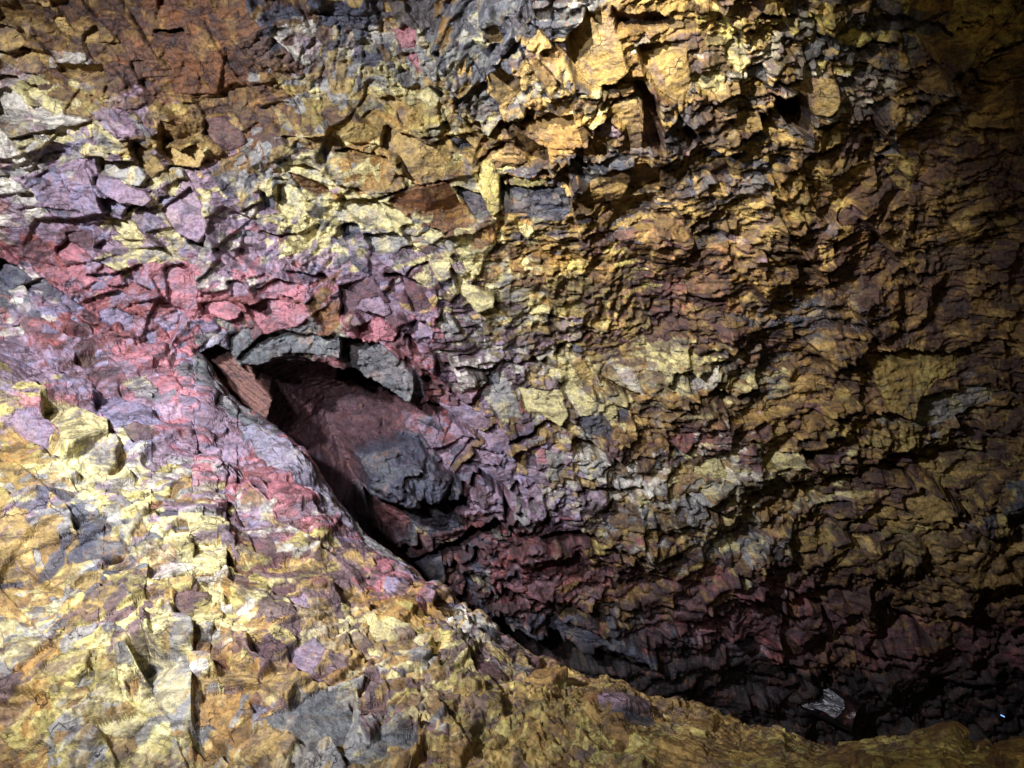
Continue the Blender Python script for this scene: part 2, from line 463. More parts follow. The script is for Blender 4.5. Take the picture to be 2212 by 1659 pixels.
# ------------------------------------------------------------------ authored features
def inside(px, py, poly):
    r = np.zeros(px.shape, bool)
    n = len(poly)
    for k in range(n):
        x0, y0 = poly[k]; x1, y1 = poly[(k + 1) % n]
        if y0 == y1:
            continue
        c = ((y0 > py) != (y1 > py)) & (px < (x1 - x0) * (py - y0) / (y1 - y0) + x0)
        r ^= c
    return r


def edge_dist(px, py, poly, closed=True):
    best = np.full(px.shape, 1e9, f32)
    n = len(poly)
    for k in range(n if closed else n - 1):
        x0, y0 = poly[k]; x1, y1 = poly[(k + 1) % n]
        dx, dy = x1 - x0, y1 - y0
        t = np.clip(((px - x0) * dx + (py - y0) * dy) / (dx * dx + dy * dy + 1e-9), 0, 1)
        best = np.minimum(best, np.hypot(px - x0 - t * dx, py - y0 - t * dy))
    return best


def tile_pts(tile, txt, sc3=1 / 3.0):
    ox, oy = int(tile[0]) * 737.5, int(tile[1]) * 553.0
    q = [float(t) for t in txt.replace(',', ' ').split()]
    return [(ox + q[k] * sc3, oy + q[k + 1] * sc3) for k in range(0, len(q), 2)]


def bbox_ix(S, poly, pad):
    p = np.array(poly)
    u0, v0 = p.min(0) - pad; u1, v1 = p.max(0) + pad
    m = (S.u >= u0) & (S.u <= u1) & (S.v >= v0) & (S.v <= v1) & S.ok
    r = np.nonzero(m.any(1))[0]; c = np.nonzero(m.any(0))[0]
    if len(r) == 0 or len(c) == 0:
        return None
    return (slice(r[0], r[-1] + 1), slice(c[0], c[-1] + 1))


FACING = {'L': (0.30, -0.30), 'U': (0.0, -0.45), 'D': (-0.35, 0.55), 'F': (0.0, 0.0), 'R': (-0.55, 0.1), 'l': (0.5, 0.0), 'B': (0.0, 0.55), 'W': (0.36, -0.45)}


def feature(S, poly, fid, code, face='F', p=None, warp=3.5, ridge=True, blend=0.88, style='', wet=None):
    ix = bbox_ix(S, poly, 14)
    if ix is None:
        return
    u, v, a, b = S.u[ix], S.v[ix], S.a[ix], S.b[ix]
    du = warp * fbm(a * 6, b * 6, 4, fid % 97); dv = warp * fbm(a * 6 + 30, b * 6, 4, fid % 89 + 5)
    x, y = u + du, v + dv
    ins = inside(x, y, poly) & S.ok[ix]
    if ins.sum() < 6:
        return
    ed = edge_dist(x, y, poly)
    mpp = np.median(S.P[ix][..., 1][ins]) / F                       # metres per reference pixel here
    size = math.sqrt(ins.sum()) * 0 + math.sqrt(abs(poly_area(poly))) * mpp
    r = np.random.default_rng(fid * 7 + 3)
    ca, cb = a[ins].mean(), b[ins].mean()
    sx, sz = FACING[face]
    sx += r.uniform(-.12, .12); sz += r.uniform(-.12, .12)
    if p is None:
        p = min(0.10, 0.03 + 0.07 * size)
    elif p > 0:
        p = p * S.proud
    D0 = float(S.d[ix][ins].mean() * 0.4 + S.big[ix][ins].mean() * 0.6)
    da, db = a - ca, b - cb
    pl = p + sx * da + sz * db
    if ridge:                                                       # broken along one or two ridges: two or three planes meet
        for q in range(2):
            th = r.uniform(0, 2 * math.pi)
            g = r.uniform(0.25, 0.6)
            o = r.uniform(0.02, 0.16) * size
            pl = np.minimum(pl, p + o + sx * da + sz * db + g * (math.cos(th) * da + math.sin(th) * db) )
    bev = ed * mpp
    p_e = p - 0.05 * min(size, 1.0)
    if not (style == 'ledge' and p < 0.05):
        pl = np.minimum(pl, p_e + 2.0 * bev + sx * da + sz * db)      # chamfered rim
    if style == 'ridges':
        pl = pl + 0.016 * np.sin((da * 0.70 + db * 0.72) * (64 + 6 * S.w1[ix]) + 3.5 * S.n_mid[ix]) + 0.03 * S.n_mid[ix] * (0.8 + 0.3 * S.n_mid[ix])
    if style == 'lobe':
        rr = np.sqrt((da / (size * 0.75)) ** 2 + (db / (size * 0.5)) ** 2)
        pl = p * np.sqrt(np.clip(1.15 - rr ** 2, 0.02, 1)) + sx * da + sz * db + 0.06 * S.n_st[ix] + 0.7 * S.d_mid[ix] + 0.9 * S.h_small[ix]
    if style == 'wet':                                              # a wet shelf tilted so that the flood lamp glints on it
        rr_, cc_ = np.nonzero(ins)
        q = (rr_[len(rr_) // 2] + ix[0].start, cc_[len(cc_) // 2] + ix[1].start)
        P0, N0 = S.P[q], S.N[q]
        ta = S.P[q[0], q[1] + 1] - P0; ta /= np.linalg.norm(ta)
        tb = S.P[q[0] - 1, q[1]] - P0; tb /= np.linalg.norm(tb)
        h = (LAMP - P0) / np.linalg.norm(LAMP - P0) - P0 / np.linalg.norm(P0)
        h /= np.linalg.norm(h)
        pl = p - (h @ ta) / (h @ N0) * da - (h @ tb) / (h @ N0) * db + 0.014 * S.n_st[ix] + 0.008 * S.n_mid[ix]
        wet = 0.95
    small = {'wet': 0.15, 'smooth': 0.32, 'ridges': 0.6, 'ledge': 1.1}.get(style, 0.5) * S.h_small[ix] + (0.04 * S.n_st[ix] if style == 'ledge' else 0) + (0.010 * S.n_mid[ix] + 0.006 * S.n_st[ix]) * (style != 'wet')
    dn = D0 + pl + small
    if style == 'ledge' and p < 0.05:                                # a rim that lies flush in the rock
        dn = S.d[ix] + p + 0.02 * S.n_st[ix]
    d = S.d[ix]; d[ins] = dn[ins]; S.d[ix] = d
    lb = S.lab[ix]; lb[ins] = -fid; S.lab[ix] = lb
    k = CODES.index(code)
    lum = 0.9 + 0.2 * r.random() + 0.12 * S.n_mid[ix][ins] + 0.10 * S.n_st[ix][ins]
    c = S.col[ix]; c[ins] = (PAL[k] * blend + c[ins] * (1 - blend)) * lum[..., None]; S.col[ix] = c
    c = S.col2[ix]; c[ins] = PAL2[k] * 0.6 + 0.2 * c[ins] + 0.2 * PAL[k]; S.col2[ix] = c
    wv = S.wet[ix]; wv[ins] = (0.35 if code in 'svmpRq' else 0.22) if wet is None else wet; S.wet[ix] = wv


def poly_area(p):
    p = np.array(p); q = np.roll(p, -1, 0)
    return 0.5 * float((p[:, 0] * q[:, 1] - q[:, 0] * p[:, 1]).sum())


def crack(S, line, width, depth):
    ix = bbox_ix(S, line, width + 14)
    if ix is None:
        return
    a, b = S.a[ix], S.b[ix]
    x = S.u[ix] + 7 * fbm(a * 5, b * 5, 4, 61); y = S.v[ix] + 7 * fbm(a * 5 + 9, b * 5, 4, 66)
    ed = edge_dist(x, y, line, closed=False)
    t = np.clip(1 - ed / (width * (0.75 + 0.9 * S.n_mid[ix])).clip(1.0), 0, 1)
    S.d[ix] = S.d[ix] - depth * sstep(0, 0.5, t) * S.ok[ix]


def pit(S, poly, depth, feather, code=None, small=0.5, grad=(0, 0), fine=0.0):
    """push a whole region of the face back; the mid-size blocks fade out in it"""
    ix = bbox_ix(S, poly, 20)
    if ix is None:
        return
    a, b = S.a[ix], S.b[ix]
    x = S.u[ix] + 6 * fbm(a * 5, b * 5, 3, 71); y = S.v[ix] + 6 * fbm(a * 5 + 9, b * 5, 3, 76)
    ins = inside(x, y, poly)
    t = np.where(ins, np.clip(edge_dist(x, y, poly) / feather, 0, 1), 0)
    t = 1 - (1 - t) ** 2
    pp = np.array(poly)
    gx = (S.u[ix] - pp[:, 0].min()) / max(1, np.ptp(pp[:, 0])); gy = (S.v[ix] - pp[:, 1].min()) / max(1, np.ptp(pp[:, 1]))
    dep = depth * (1 + grad[0] * (gx - 0.5) * 2 + grad[1] * (gy - 0.5) * 2)
    k = np.clip(t * 3, 0, 1)
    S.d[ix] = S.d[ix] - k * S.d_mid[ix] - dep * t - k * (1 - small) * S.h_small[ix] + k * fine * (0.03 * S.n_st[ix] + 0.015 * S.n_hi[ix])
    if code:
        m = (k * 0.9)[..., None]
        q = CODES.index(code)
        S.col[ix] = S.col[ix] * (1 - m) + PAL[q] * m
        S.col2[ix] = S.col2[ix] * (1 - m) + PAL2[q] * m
    return ix, ins, t


def blur(d):
    e = np.pad(d, 1, mode='edge')
    e = 0.25 * e[:-2] + 0.5 * e[1:-1] + 0.25 * e[2:]
    return (0.25 * e[:, :-2] + 0.5 * e[:, 1:-1] + 0.25 * e[:, 2:]).astype(f32)


def settle(S, n, k):
    """no face of the relief is steeper than a broken step: very steep steps are eased over a few centimetres"""
    for q in range(n):
        s = blur(S.d)
        w = np.clip(np.abs(s - S.d) / k, 0, 1)
        S.d = S.d * (1 - w) + s * w

# ------------------------------------------------------------------ the two faces
uu = axis(-560, 2760, -25, 2236, STEP)
vv = axis(-420, 2000, -25, 1600, STEP)
U, V = np.meshgrid(uu, vv)
Wl = Face('cave_wall', U, V, px_point(U, V, wall_depth(U, V)))
Wl.keep = (V < crest_v(U) + 170)
Wl.ok = V < crest_v(U) + 60
Wl.vis = (U > 0) & (U < W0) & (V > 0) & (V < crest_v(U) + 8)

NF, NR, NB = 34, 430, 26
us = axis(-520, 2700, -25, 2236, STEP)
cv, cd, fd = crest_v(us), crest_depth(us), foot_depth(us)
VE = 1690.0
rowsP, rowsU, rowsV, flag = [], [], [], []
cp = px_point(us, cv, cd)
for k in range(NF, 0, -1):                                       # the back of the crest, falling away into the chasm
    t = k / NF
    off = np.stack([0.25 * t * np.ones_like(us), 0.22 * math.sin(min(1, t * 2.2) * math.pi / 2) + 0.9 * t * t * np.ones_like(us),
                    0.02 * math.sin(min(1, t * 5) * math.pi) - 3.2 * t ** 1.8 * np.ones_like(us)], -1)
    rowsP.append(cp + off); rowsU.append(us); rowsV.append(cv + 0 * us); flag.append(0)
for k in range(NR):
    t = (k / (NR - 1)) ** 1.08
    v = cv + t * (VE - cv)
    y = cd + (fd - cd) * t ** 0.92
    rowsP.append(px_point(us, v, y)); rowsU.append(us); rowsV.append(v); flag.append(1)
for k in range(1, NB + 1):
    v = VE + 0 * us + 420 * (k / NB) ** 1.3
    y = fd - 0.9 * (v - VE) / 420
    rowsP.append(px_point(us, v, y)); rowsU.append(us); rowsV.append(v); flag.append(0)
flag = np.array(flag)
Sl = Face('rock_slope', np.array(rowsU), np.array(rowsV), np.array(rowsP))
Sl.keep = np.ones(Sl.u.shape, bool)
Sl.ok = np.broadcast_to((flag == 1)[:, None], Sl.u.shape)
Sl.vis = Sl.ok & (Sl.u > 0) & (Sl.u < W0) & (Sl.v < H0)
print("grids", Wl.u.shape, Sl.u.shape, time.time() - T_START)

edge = Wl.u + 0.25 * (Wl.v - 500) + 170 * fbm(Wl.a * 0.8, Wl.b * 0.8, 3, 900)
build_relief(Wl, [(1.1, math.radians(14), 3, 0.95, 0.0), (2.5, math.radians(8), 53, 0.62, 0.085)], edge > 1060)
build_relief(Sl, [(1.1, math.radians(25), 203, 0.85, 0.0), (1.2, math.radians(18), 253, 0.5, 0.0)],
             Sl.u + 120 * fbm(Sl.a * 0.9, Sl.b * 0.9, 3, 905) > 1080, 0.62)
Wl.proud, Sl.proud = 0.78, 0.68
LAMP = np.array((-5.0, 3.0, 2.8))
# the slope sinks into the wall along its upper left edge, and its crest stays crisp
build_color(Wl)
build_color(Sl)
print("relief", time.time() - T_START)

# ------------------------------------------------------------------ hollow, cracks and dark chasm
def zp(*xy):
    return [(xy[k], xy[k + 1]) for k in range(0, len(xy), 2)]


HOLLOW = zp(436, 742, 470, 732, 522, 778, 590, 758, 700, 768, 790, 782, 872, 812, 897, 842, 897, 880, 876, 925, 850, 965, 800, 968,
            788, 990, 802, 1050, 795, 1080, 760, 1085, 700, 1045, 640, 1000, 540, 890, 470, 815)
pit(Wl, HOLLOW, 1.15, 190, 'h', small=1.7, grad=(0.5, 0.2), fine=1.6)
pit(Wl, zp(725, 808, 790, 796, 860, 800, 902, 832, 898, 890, 860, 892, 790, 880, 730, 866), 1.3, 30, 'x', small=0.5)  # black painted in for the shade beneath the ledge
pit(Wl, zp(785, 1058, 880, 1050, 995, 1050, 1005, 1085, 905, 1100, 805, 1100), 1.1, 22, 'x')  # black painted in for the shade under the lobe
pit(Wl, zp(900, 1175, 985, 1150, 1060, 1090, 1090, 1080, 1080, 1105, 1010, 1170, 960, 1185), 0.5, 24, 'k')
pit(Wl, zp(890, 1228, 960, 1262, 1020, 1302, 1110, 1345, 1200, 1362, 1330, 1390, 1410, 1398, 1395, 1416, 1230, 1432, 1120, 1430, 960, 1340), 2.6, 26, 'x')  # slit darkness painted in as black
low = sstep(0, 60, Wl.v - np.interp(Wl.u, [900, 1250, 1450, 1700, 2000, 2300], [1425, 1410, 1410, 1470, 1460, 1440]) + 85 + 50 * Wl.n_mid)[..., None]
Wl.col = (Wl.col * (1 - 0.92 * low) + PAL[CODES.index('x')] * 0.92 * low).astype(f32)      # darkness of the pit painted into the rock colour
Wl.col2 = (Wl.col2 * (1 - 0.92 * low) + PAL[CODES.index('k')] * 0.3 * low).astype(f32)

CRACKS = [  # tile, points, width, depth
    ('11', '690 700 750 690 850 705 920 740 960 720 1050 690 1140 710 1240 665 1320 690', 6, .35),
    ('11', '430 500 480 570 500 600 450 560', 7, .35), ('11', '560 930 640 990 740 1050 780 1100', 6, .3),
    ('11', '1080 1150 1150 1130 1250 1070 1340 1050 1420 1070', 9, .45), ('11', '1490 1150 1560 1190 1680 1210 1760 1270 1800 1290', 10, .45),
    ('11', '1400 630 1460 560 1560 520 1620 490', 6, .3), ('11', '1520 1430 1650 1420 1760 1460 1900 1420', 10, .4),
    ('11', '780 1440 900 1360 1000 1420 1060 1480 1130 1400 1200 1500', 10, .35), ('11', '440 940 420 1000 470 900', 10, .4),
    ('11', '300 95 420 80 500 40 555 15', 5, .2), ('11', '1040 1500 1050 1570 1130 1540', 8, .3),
    ('21', '0 850 150 820 300 870 420 860', 7, .35), ('21', '640 1000 850 960 990 980', 5, .25), ('21', '1210 930 1290 945 1400 970', 7, .35),
    ('21', '0 1480 100 1520 200 1580', 9, .3), ('21', '380 1130 460 1140 520 1120', 4, .2), ('21', '1200 1310 1330 1330 1450 1390', 6, .25),
    ('12', '900 100 1000 30 1100 60 1250 80 1400 90 1600 80', 11, .45), ('12', '650 200 780 230 900 190 850 280 700 300', 9, .4),
    ('12', '1500 60 1640 120 1750 140 1900 180 2212 200', 8, .35), ('12', '1690 360 1800 420 2000 400', 6, .3),
    ('12', '840 360 950 420 1090 470', 6, .3), ('12', '960 480 1080 540 1250 500 1400 560', 6, .3), ('12', '1500 560 1650 620 1900 640', 6, .3),
    ('22', '300 270 430 310 520 300 640 240', 10, .4), ('22', '180 820 250 770 380 780 480 800', 11, .5), ('22', '400 480 560 470 760 500 900 520', 8, .35),
    ('22', '650 960 760 1010 850 990 1000 1060', 9, .4), ('22', '560 390 700 430 840 450', 6, .3), ('22', '880 560 920 640 960 590 1100 560 1250 620', 8, .35),
    ('22', '0 620 90 640 200 670', 6, .3), ('22', '1300 560 1400 640 1560 700', 8, .35), ('22', '1000 800 1200 830 1450 800', 10, .4),
    ('00', '10 310 110 270 230 290', 7, .3), ('00', '40 470 130 490 240 550', 6, .3), ('00', '1010 180 1110 195 1200 180', 6, .25),
    ('00', '680 1090 800 1150 960 1190', 3, .15), ('00', '740 1270 850 1320 960 1300', 7, .3), ('00', '1260 1560 1330 1600 1380 1600', 8, .3),
    ('00', '1700 1490 1800 1520 1930 1510', 4, .2), ('00', '1070 910 1200 900 1310 880', 4, .2), ('00', '1030 1040 1130 1045 1310 1050', 3, .15),
    ('10', '0 940 130 960 250 980 390 1020', 7, .25), ('10', '230 1250 420 1190 560 1160 690 1140', 4, .18), ('10', '890 1010 960 960 1050 890', 5, .2),
    ('20', '1350 540 1450 520 1560 515', 7, .3), ('20', '1450 600 1600 590', 6, .25),
    ('01', '1880 70 2000 90 2110 120', 4, .18), ('01', '1820 200 1900 245', 5, .2), ('01', '430 510 560 525', 6, .3), ('01', '900 750 1110 765 1240 745', 4, .15),
    ('01', '770 830 850 970 960 1010', 4, .12), ('01', '1240 1120 1260 1200 1280 1300 1400 1380 1500 1490 1570 1530', 5, .16),
    ('01', '1560 1420 1620 1530 1760 1640', 5, .16), ('02', '1310 1215 1500 1195 1700 1205', 3, .12), ('02', '1870 1080 2030 1250', 3, .10),
    ('02', '1270 1480 1330 1510 1440 1520 1580 1658', 7, .16), ('02', '1300 1160 1315 1220 1280 1460', 4, .12), ('02', '1080 370 1200 460 1250 540', 3, .08),
    ('02', '1770 600 1765 680 1840 740 1920 820', 3, .08), ('02', '520 1620 640 1640 720 1658', 3, .1), ('02', '0 1305 100 1310 180 1350', 6, .14),
    ('12', '0 880 80 980 180 1050', 3, .08), ('02', '1490 1080 1520 1010 1600 940', 3, .08),
]
for t, pts, w, dep in CRACKS:
    line = tile_pts(t, pts)
    cu, cvv = np.mean(np.array(line), 0)
    crack(Sl if cvv > float(crest_v(cu)) + 4 else Wl, line, w, dep)

# ------------------------------------------------------------------ rocks and rock faces that can be told apart
# (tile, outline, mineral or painted shade, facing, proud by (m) or None, name, label, style)
FT = [
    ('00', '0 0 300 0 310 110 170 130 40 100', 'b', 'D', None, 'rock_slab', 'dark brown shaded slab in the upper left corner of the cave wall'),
    ('00', '0 130 60 115 150 140 200 220 190 270 90 310 0 300', 't', 'L', .22, 'boulder', 'rounded tan boulder jutting out at the upper left edge just below the dark corner slab'),
    ('00', '170 110 220 105 240 150 230 200 170 165', 't', 'L', .16, 'stone', 'small rounded pale tan stone between the dark corner slab and the big tan boulder'),
    ('00', '370 90 430 80 450 120 410 155 370 130', 't', 'L', .16, 'stone', ''),
    ('00', '110 340 200 300 280 310 290 400 250 450 160 440', 't', 'L', .18, 'boulder', 'orange tan boulder standing below the black crack at the upper left edge'),
    ('00', '560 200 640 140 660 220 650 260 560 250', 't', 'U', None, 'stone', ''),
    ('00', '400 370 690 390 700 440 540 500 420 450', 't', 'D', None, 'stone', ''),
    ('00', '0 560 90 520 230 640 430 660 450 690 640 720 500 770 330 760 100 740 0 720', 'w', 'L', .12, 'rock_slab', 'broad whitish cream slab sloping down from the left edge, brightest rock in the picture'),
    ('00', '180 550 330 580 430 620 440 690 400 700 260 630', 'c', 'U', .2, 'rock_slab', 'cream wedge lying on the broad whitish slab at the left'),
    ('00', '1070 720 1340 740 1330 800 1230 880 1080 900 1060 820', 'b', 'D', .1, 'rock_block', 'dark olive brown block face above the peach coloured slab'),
    ('00', '1340 730 1480 740 1590 830 1620 900 1520 960 1420 910 1330 840', 'h', 'F', .16, 'rock_block', 'reddish brown angular block right of the dark olive block'),
    ('00', '1070 920 1320 880 1370 960 1320 1040 1150 1040', 't', 'L', .2, 'rock_slab', 'peach tan slab lit from above, directly under the dark olive block'),
    ('00', '890 840 980 900 1100 1050 1000 1120 930 1030 880 900', 'l', 'L', .14, 'rock_slab', 'olive grey upright slab left of the peach tan slab'),
    ('00', '650 980 900 1000 980 1110 930 1180 800 1130 660 1080', 'g', 'L', .14, 'rock_block', 'grey mauve block resting above the long pinkish slab'),
    ('00', '630 1110 690 1090 960 1190 1020 1260 960 1300 880 1290 740 1260 640 1160', 'm', 'U', .3, 'rock_slab', 'long pinkish mauve slab jutting out with a dark shadow under its right end'),
    ('00', '660 1240 760 1270 850 1320 810 1380 700 1330', 'v', 'L', .14, 'stone', 'blue grey wedge tucked under the long pinkish slab'),
    ('00', '1050 1240 1170 1240 1180 1330 1120 1340 1040 1280', 'v', 'L', .16, 'stone', 'pale lilac flake right of the end of the long pinkish slab'),
    ('00', '1060 1330 1250 1180 1330 1300 1360 1480 1300 1560 1160 1480', 'm', 'F', .16, 'rock_block', 'large mauve brown block below and right of the lilac flake'),
    ('00', '700 1390 800 1400 900 1430 980 1530 820 1540', 'c', 'L', .15, 'rock_block', ''),
    ('00', '1710 1210 1800 1280 1790 1340 1720 1320', 's', 'L', None, 'stone', ''),
    ('00', '1890 1040 2000 1020 2200 1120 2210 1180 2060 1140 1900 1080', 'c', 'U', .2, 'rock_slab', 'pale cream slab overhanging the rust stained hollow'),
    ('00', '1890 1090 2060 1150 2190 1240 2060 1260 1940 1180', 'r', 'D', .02, 'stone', ''),
    ('00', '1810 1170 1900 1180 2010 1260 1960 1400 1880 1400 1800 1300', 'c', 'L', .15, 'rock_slab', 'cream tan sloping face under the rust stained hollow'),
    ('00', '440 1490 610 1480 610 1590 550 1600 450 1550', 'h', 'F', .12, 'rock_block', 'maroon block at the left just above the bright pink stone'),
    ('00', '370 1600 440 1540 570 1610 590 1680 400 1680', 'p', 'L', .16, 'stone', 'shiny bright pink stone below the maroon block'),
    ('00', '620 1590 680 1540 760 1590 720 1640', 'm', 'L', None, 'stone', ''),
    ('00', '270 1110 390 1050 430 1140 370 1160', 'v', 'L', .15, 'stone', 'blue grey crag left of the long pinkish slab'),
    # top middle
    ('10', '1490 120 1600 0 1740 0 1790 100 1860 330 1780 420 1640 460 1530 390 1480 290', 't', 'L', .14, 'rock_slab', 'large bright peach face near the top centre of the wall'),
    ('10', '1750 0 1900 30 2050 30 2150 90 2060 130 1900 110 1790 120', 'd', 'D', -.05, 'rock_block', ''),  # shadowed side of a block, its shade painted dark brown
    ('10', '1900 220 2210 200 2230 400 2212 600 2040 500 1960 380', 't', 'L', .13, 'rock_slab', 'bright tan face with purple stains right of the large peach face'),
    ('10', '1870 450 1940 430 2030 560 2050 720 2060 900 1940 860 1935 560', 'd', 'R', -.15, 'shaded_recess', ''),  # shadowed hole, the shade painted in as dark brown
    ('10', '1690 600 1900 540 1930 700 1930 860 1800 880 1830 700', 't', 'F', .12, 'rock_column', 'tan upright column left of the tall dark shadowed recess'),
    ('10', '1630 710 1700 660 1810 740 1780 770 1690 790', 'm', 'L', .15, 'stone', 'purple stone with a slate lower half at the foot of the tan column'),
    ('10', '1160 760 1350 640 1600 700 1620 760 1480 860 1340 870 1230 790', 'o', 'L', .2, 'rock_block', 'big orange tan block in the top centre with a dark hole beneath its left end'),
    ('10', '1130 790 1340 880 1340 980 1230 990 1140 900', 'b', 'D', -.05, 'stone', ''),
    ('10', '1520 870 1600 840 1650 880 1640 940 1540 930', 'o', 'L', .1, 'stone', 'small orange block above the left end of the slate band'),
    ('10', '1590 760 1700 830 1720 900 1650 930 1600 850', 'b', 'D', .05, 'stone', ''),
    ('10', '1480 910 1580 970 1650 960 1820 890 1880 930 1880 980 1650 1080 1620 1110 1570 1110 1490 1000', 's', 'L', .12, 'rock_slab', 'upper slate blue slab in the band below the orange blocks'),
    ('10', '1030 1130 1100 1170 1430 1130 1470 1220 1480 1300 1250 1340 1060 1340 1020 1240', 's', 'L', .1, 'rock_slab', 'large slate blue slab right of the spear shaped cream rock'),
    ('10', '740 1170 900 1210 950 1310 1000 1340 870 1370 760 1230', 's', 'L', .1, 'rock_slab', 'slate blue slab left of the spear shaped cream rock'),
    ('10', '910 1010 980 980 1030 1110 1030 1300 970 1340 920 1230 880 1130', 'y', 'L', .34, 'rock_spike', 'spear shaped cream rock pointing down between two slate slabs'),
    ('10', '320 1270 440 1180 690 1140 740 1230 810 1330 720 1390 620 1370 520 1370 430 1320', 'r', 'D', .1, 'rock_slab', 'triangular rust orange face left of the slate slabs'),
    ('10', '290 790 450 830 600 880 690 1010 680 1100 600 1150 470 1130 380 960 270 940', 't', 'L', .2, 'rock_slab', 'cream face with a rusty base above the triangular rust face'),
    ('10', '0 1270 230 1260 330 1290 480 1420 320 1450 170 1430 0 1340', 'c', 'L', .14, 'rock_slab', 'smooth cream slab left of the triangular rust face'),
    ('10', '160 1480 350 1470 430 1500 380 1590 210 1600', 'g', 'L', .2, 'rock_block', 'square greyish cream block under the smooth cream slab'),
    ('10', '500 1500 560 1430 650 1440 660 1500 590 1550', 'c', 'L', .2, 'rock_block', 'small cream block capped with slate under the triangular rust face'),
    ('10', '500 1480 540 1430 590 1440 560 1470', 's', 'U', .24, 'stone', ''),
    ('10', '0 1440 120 1430 130 1500 30 1520', 's', 'L', None, 'stone', ''),
    ('10', '340 160 440 100 510 130 500 250 410 260', 'p', 'L', .15, 'stone', 'larger pink stone near the top of the wall'),
    ('10', '430 290 500 280 560 370 520 390', 'p', 'L', .12, 'stone', 'smaller pink stone just below the larger pink one'),
    ('10', '1100 20 1200 0 1290 120 1260 150 1150 110', 's', 'F', .2, 'rock_slab', 'black slate slab at the top edge left of the large peach face'),
    ('10', '1310 220 1430 190 1480 260 1400 290 1320 260', 'b', 'F', .14, 'stone', 'dark brown stone on the left border of the large peach face'),
    ('10', '960 80 1040 50 1080 160 1060 190 960 180', 't', 'F', .2, 'stone', ''),
    ('10', '985 200 1050 190 1050 250 990 260', 's', 'L', .15, 'stone', 'small squarish slate stone in the dark rubble at the top'),
    ('10', '960 360 1040 330 1180 390 1180 500 1080 620 960 540', 't', 'F', .18, 'rock_block', 'tan brown block under the dark rubble at the top middle'),
    ('10', '490 590 590 500 660 600 600 640', 'c', 'L', .2, 'boulder', 'pointed olive cream boulder among the grey rubble'),
    ('10', '260 620 330 600 450 680 330 690', 'o', 'L', None, 'stone', ''),
    ('10', '1060 1090 1340 1060 1340 1130 1090 1170', 'y', 'L', .16, 'rock_slab', 'narrow olive tan slab lying on top of the large slate slab'),
    ('10', '1470 1190 1740 1020 1860 1010 1860 1110 1800 1240 1500 1300', 'b', 'F', .2, 'rock_slab', 'olive brown lined slab right of the large slate slab'),
    ('10', '1870 1030 2050 1000 2060 1170 1900 1190', 'b', 'D', .1, 'stone', ''),
    ('10', '540 470 620 440 700 520 640 560', 'g', 'L', .14, 'stone', ''), ('10', '360 690 500 660 520 750 420 790', 't', 'L', .14, 'stone', ''),
    ('10', '820 730 900 720 930 770 850 790', 't', 'L', .14, 'stone', ''), ('10', '700 850 800 860 860 920 760 930', 's', 'D', .08, 'stone', ''),
    # top right
    ('20', '240 250 320 150 360 260 380 340 310 390 240 310', 'c', 'L', .13, 'boulder', 'upright bright cream boulder in the upper right rubble'),
    ('20', '20 390 160 360 220 410 210 480 120 500 30 450', 'c', 'L', .12, 'boulder', 'squat bright cream boulder below and left of the upright one'),
    ('20', '520 470 620 435 870 440 925 470 920 590 860 650 760 660 720 550 680 520', 't', 'L', .26, 'rock_block', 'big tan block jutting from the wall beside a black hole at the upper right'),
    ('20', '520 540 680 530 720 570 760 680 740 790 640 770 570 640', 'd', 'R', -.25, 'shaded_recess', ''),  # shadow beside the tan block, painted dark in a recess
    ('20', '715 390 740 260 840 240 830 300 760 370', 's', 'L', .15, 'rock_slab', 'tilted slate slab above the big tan block beside the black hole'),
    ('20', '380 360 460 340 490 400 490 470 350 440', 's', 'L', .12, 'stone', 'slate patch left of the big tan block beside the black hole'),
    ('20', '120 910 240 900 250 960 110 970', 's', 'L', .12, 'stone', 'left one of a pair of small slate slabs side by side'),
    ('20', '255 890 340 890 360 950 255 960', 's', 'L', .12, 'stone', 'right one of a pair of small slate slabs side by side'),
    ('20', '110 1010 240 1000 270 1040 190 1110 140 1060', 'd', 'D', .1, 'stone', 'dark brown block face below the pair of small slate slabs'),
    ('20', '220 690 430 650 460 750 300 760', 't', 'L', .18, 'rock_block', 'tan ledge block with a square dark hole to its right'),
    ('20', '440 680 550 680 540 780 470 800', 'd', 'D', -.1, 'stone', ''),  # square hole, its darkness painted in
    ('20', '1250 60 1400 30 1500 70 1740 130 1600 170 1400 160 1200 170', 's', 'F', .12, 'rock_slab', 'long dark slate slab near the upper right corner'),
    ('20', '1400 180 1480 200 1510 250 1420 310 1390 260', 's', 'F', .12, 'stone', 'dark slate patch below the long slate slab'),
    ('20', '1970 250 2120 200 2130 250 2040 280', 's', 'F', .1, 'stone', 'small slate sliver at the far upper right'),
    ('20', '930 430 1070 440 1070 530 940 530', 's', 'D', .1, 'stone', 'dark slate block right of the big tan block beside the black hole'),
    ('20', '1120 610 1310 570 1250 640 1190 670', 's', 'F', .1, 'stone', ''),
    ('20', '930 130 1060 130 1180 190 1100 260 930 200', 'y', 'L', .2, 'rock_block', 'golden yellow block in the upper right, above the narrow gold slab'),
    ('20', '930 370 1100 340 1070 430 940 420', 'y', 'U', .16, 'rock_slab', 'narrow gold slab above the dark slate block'),
    ('20', '820 850 910 760 970 790 960 860 840 950', 'l', 'L', .24, 'boulder', 'olive tan boulder below the black hole at the upper right'),
    ('20', '920 1380 1020 1270 1080 1310 1060 1400 960 1420', 'h', 'L', .16, 'boulder', 'reddish brown stone alone in the dim right half of the wall'),
    ('20', '1420 380 1650 350 1680 460 1500 500 1380 440', 'b', 'L', .16, 'rock_block', 'dim brown block below the dark slate patch at right'),
    ('20', '1690 340 1780 290 1870 340 1800 450 1690 430', 'b', 'L', .14, 'stone', ''),
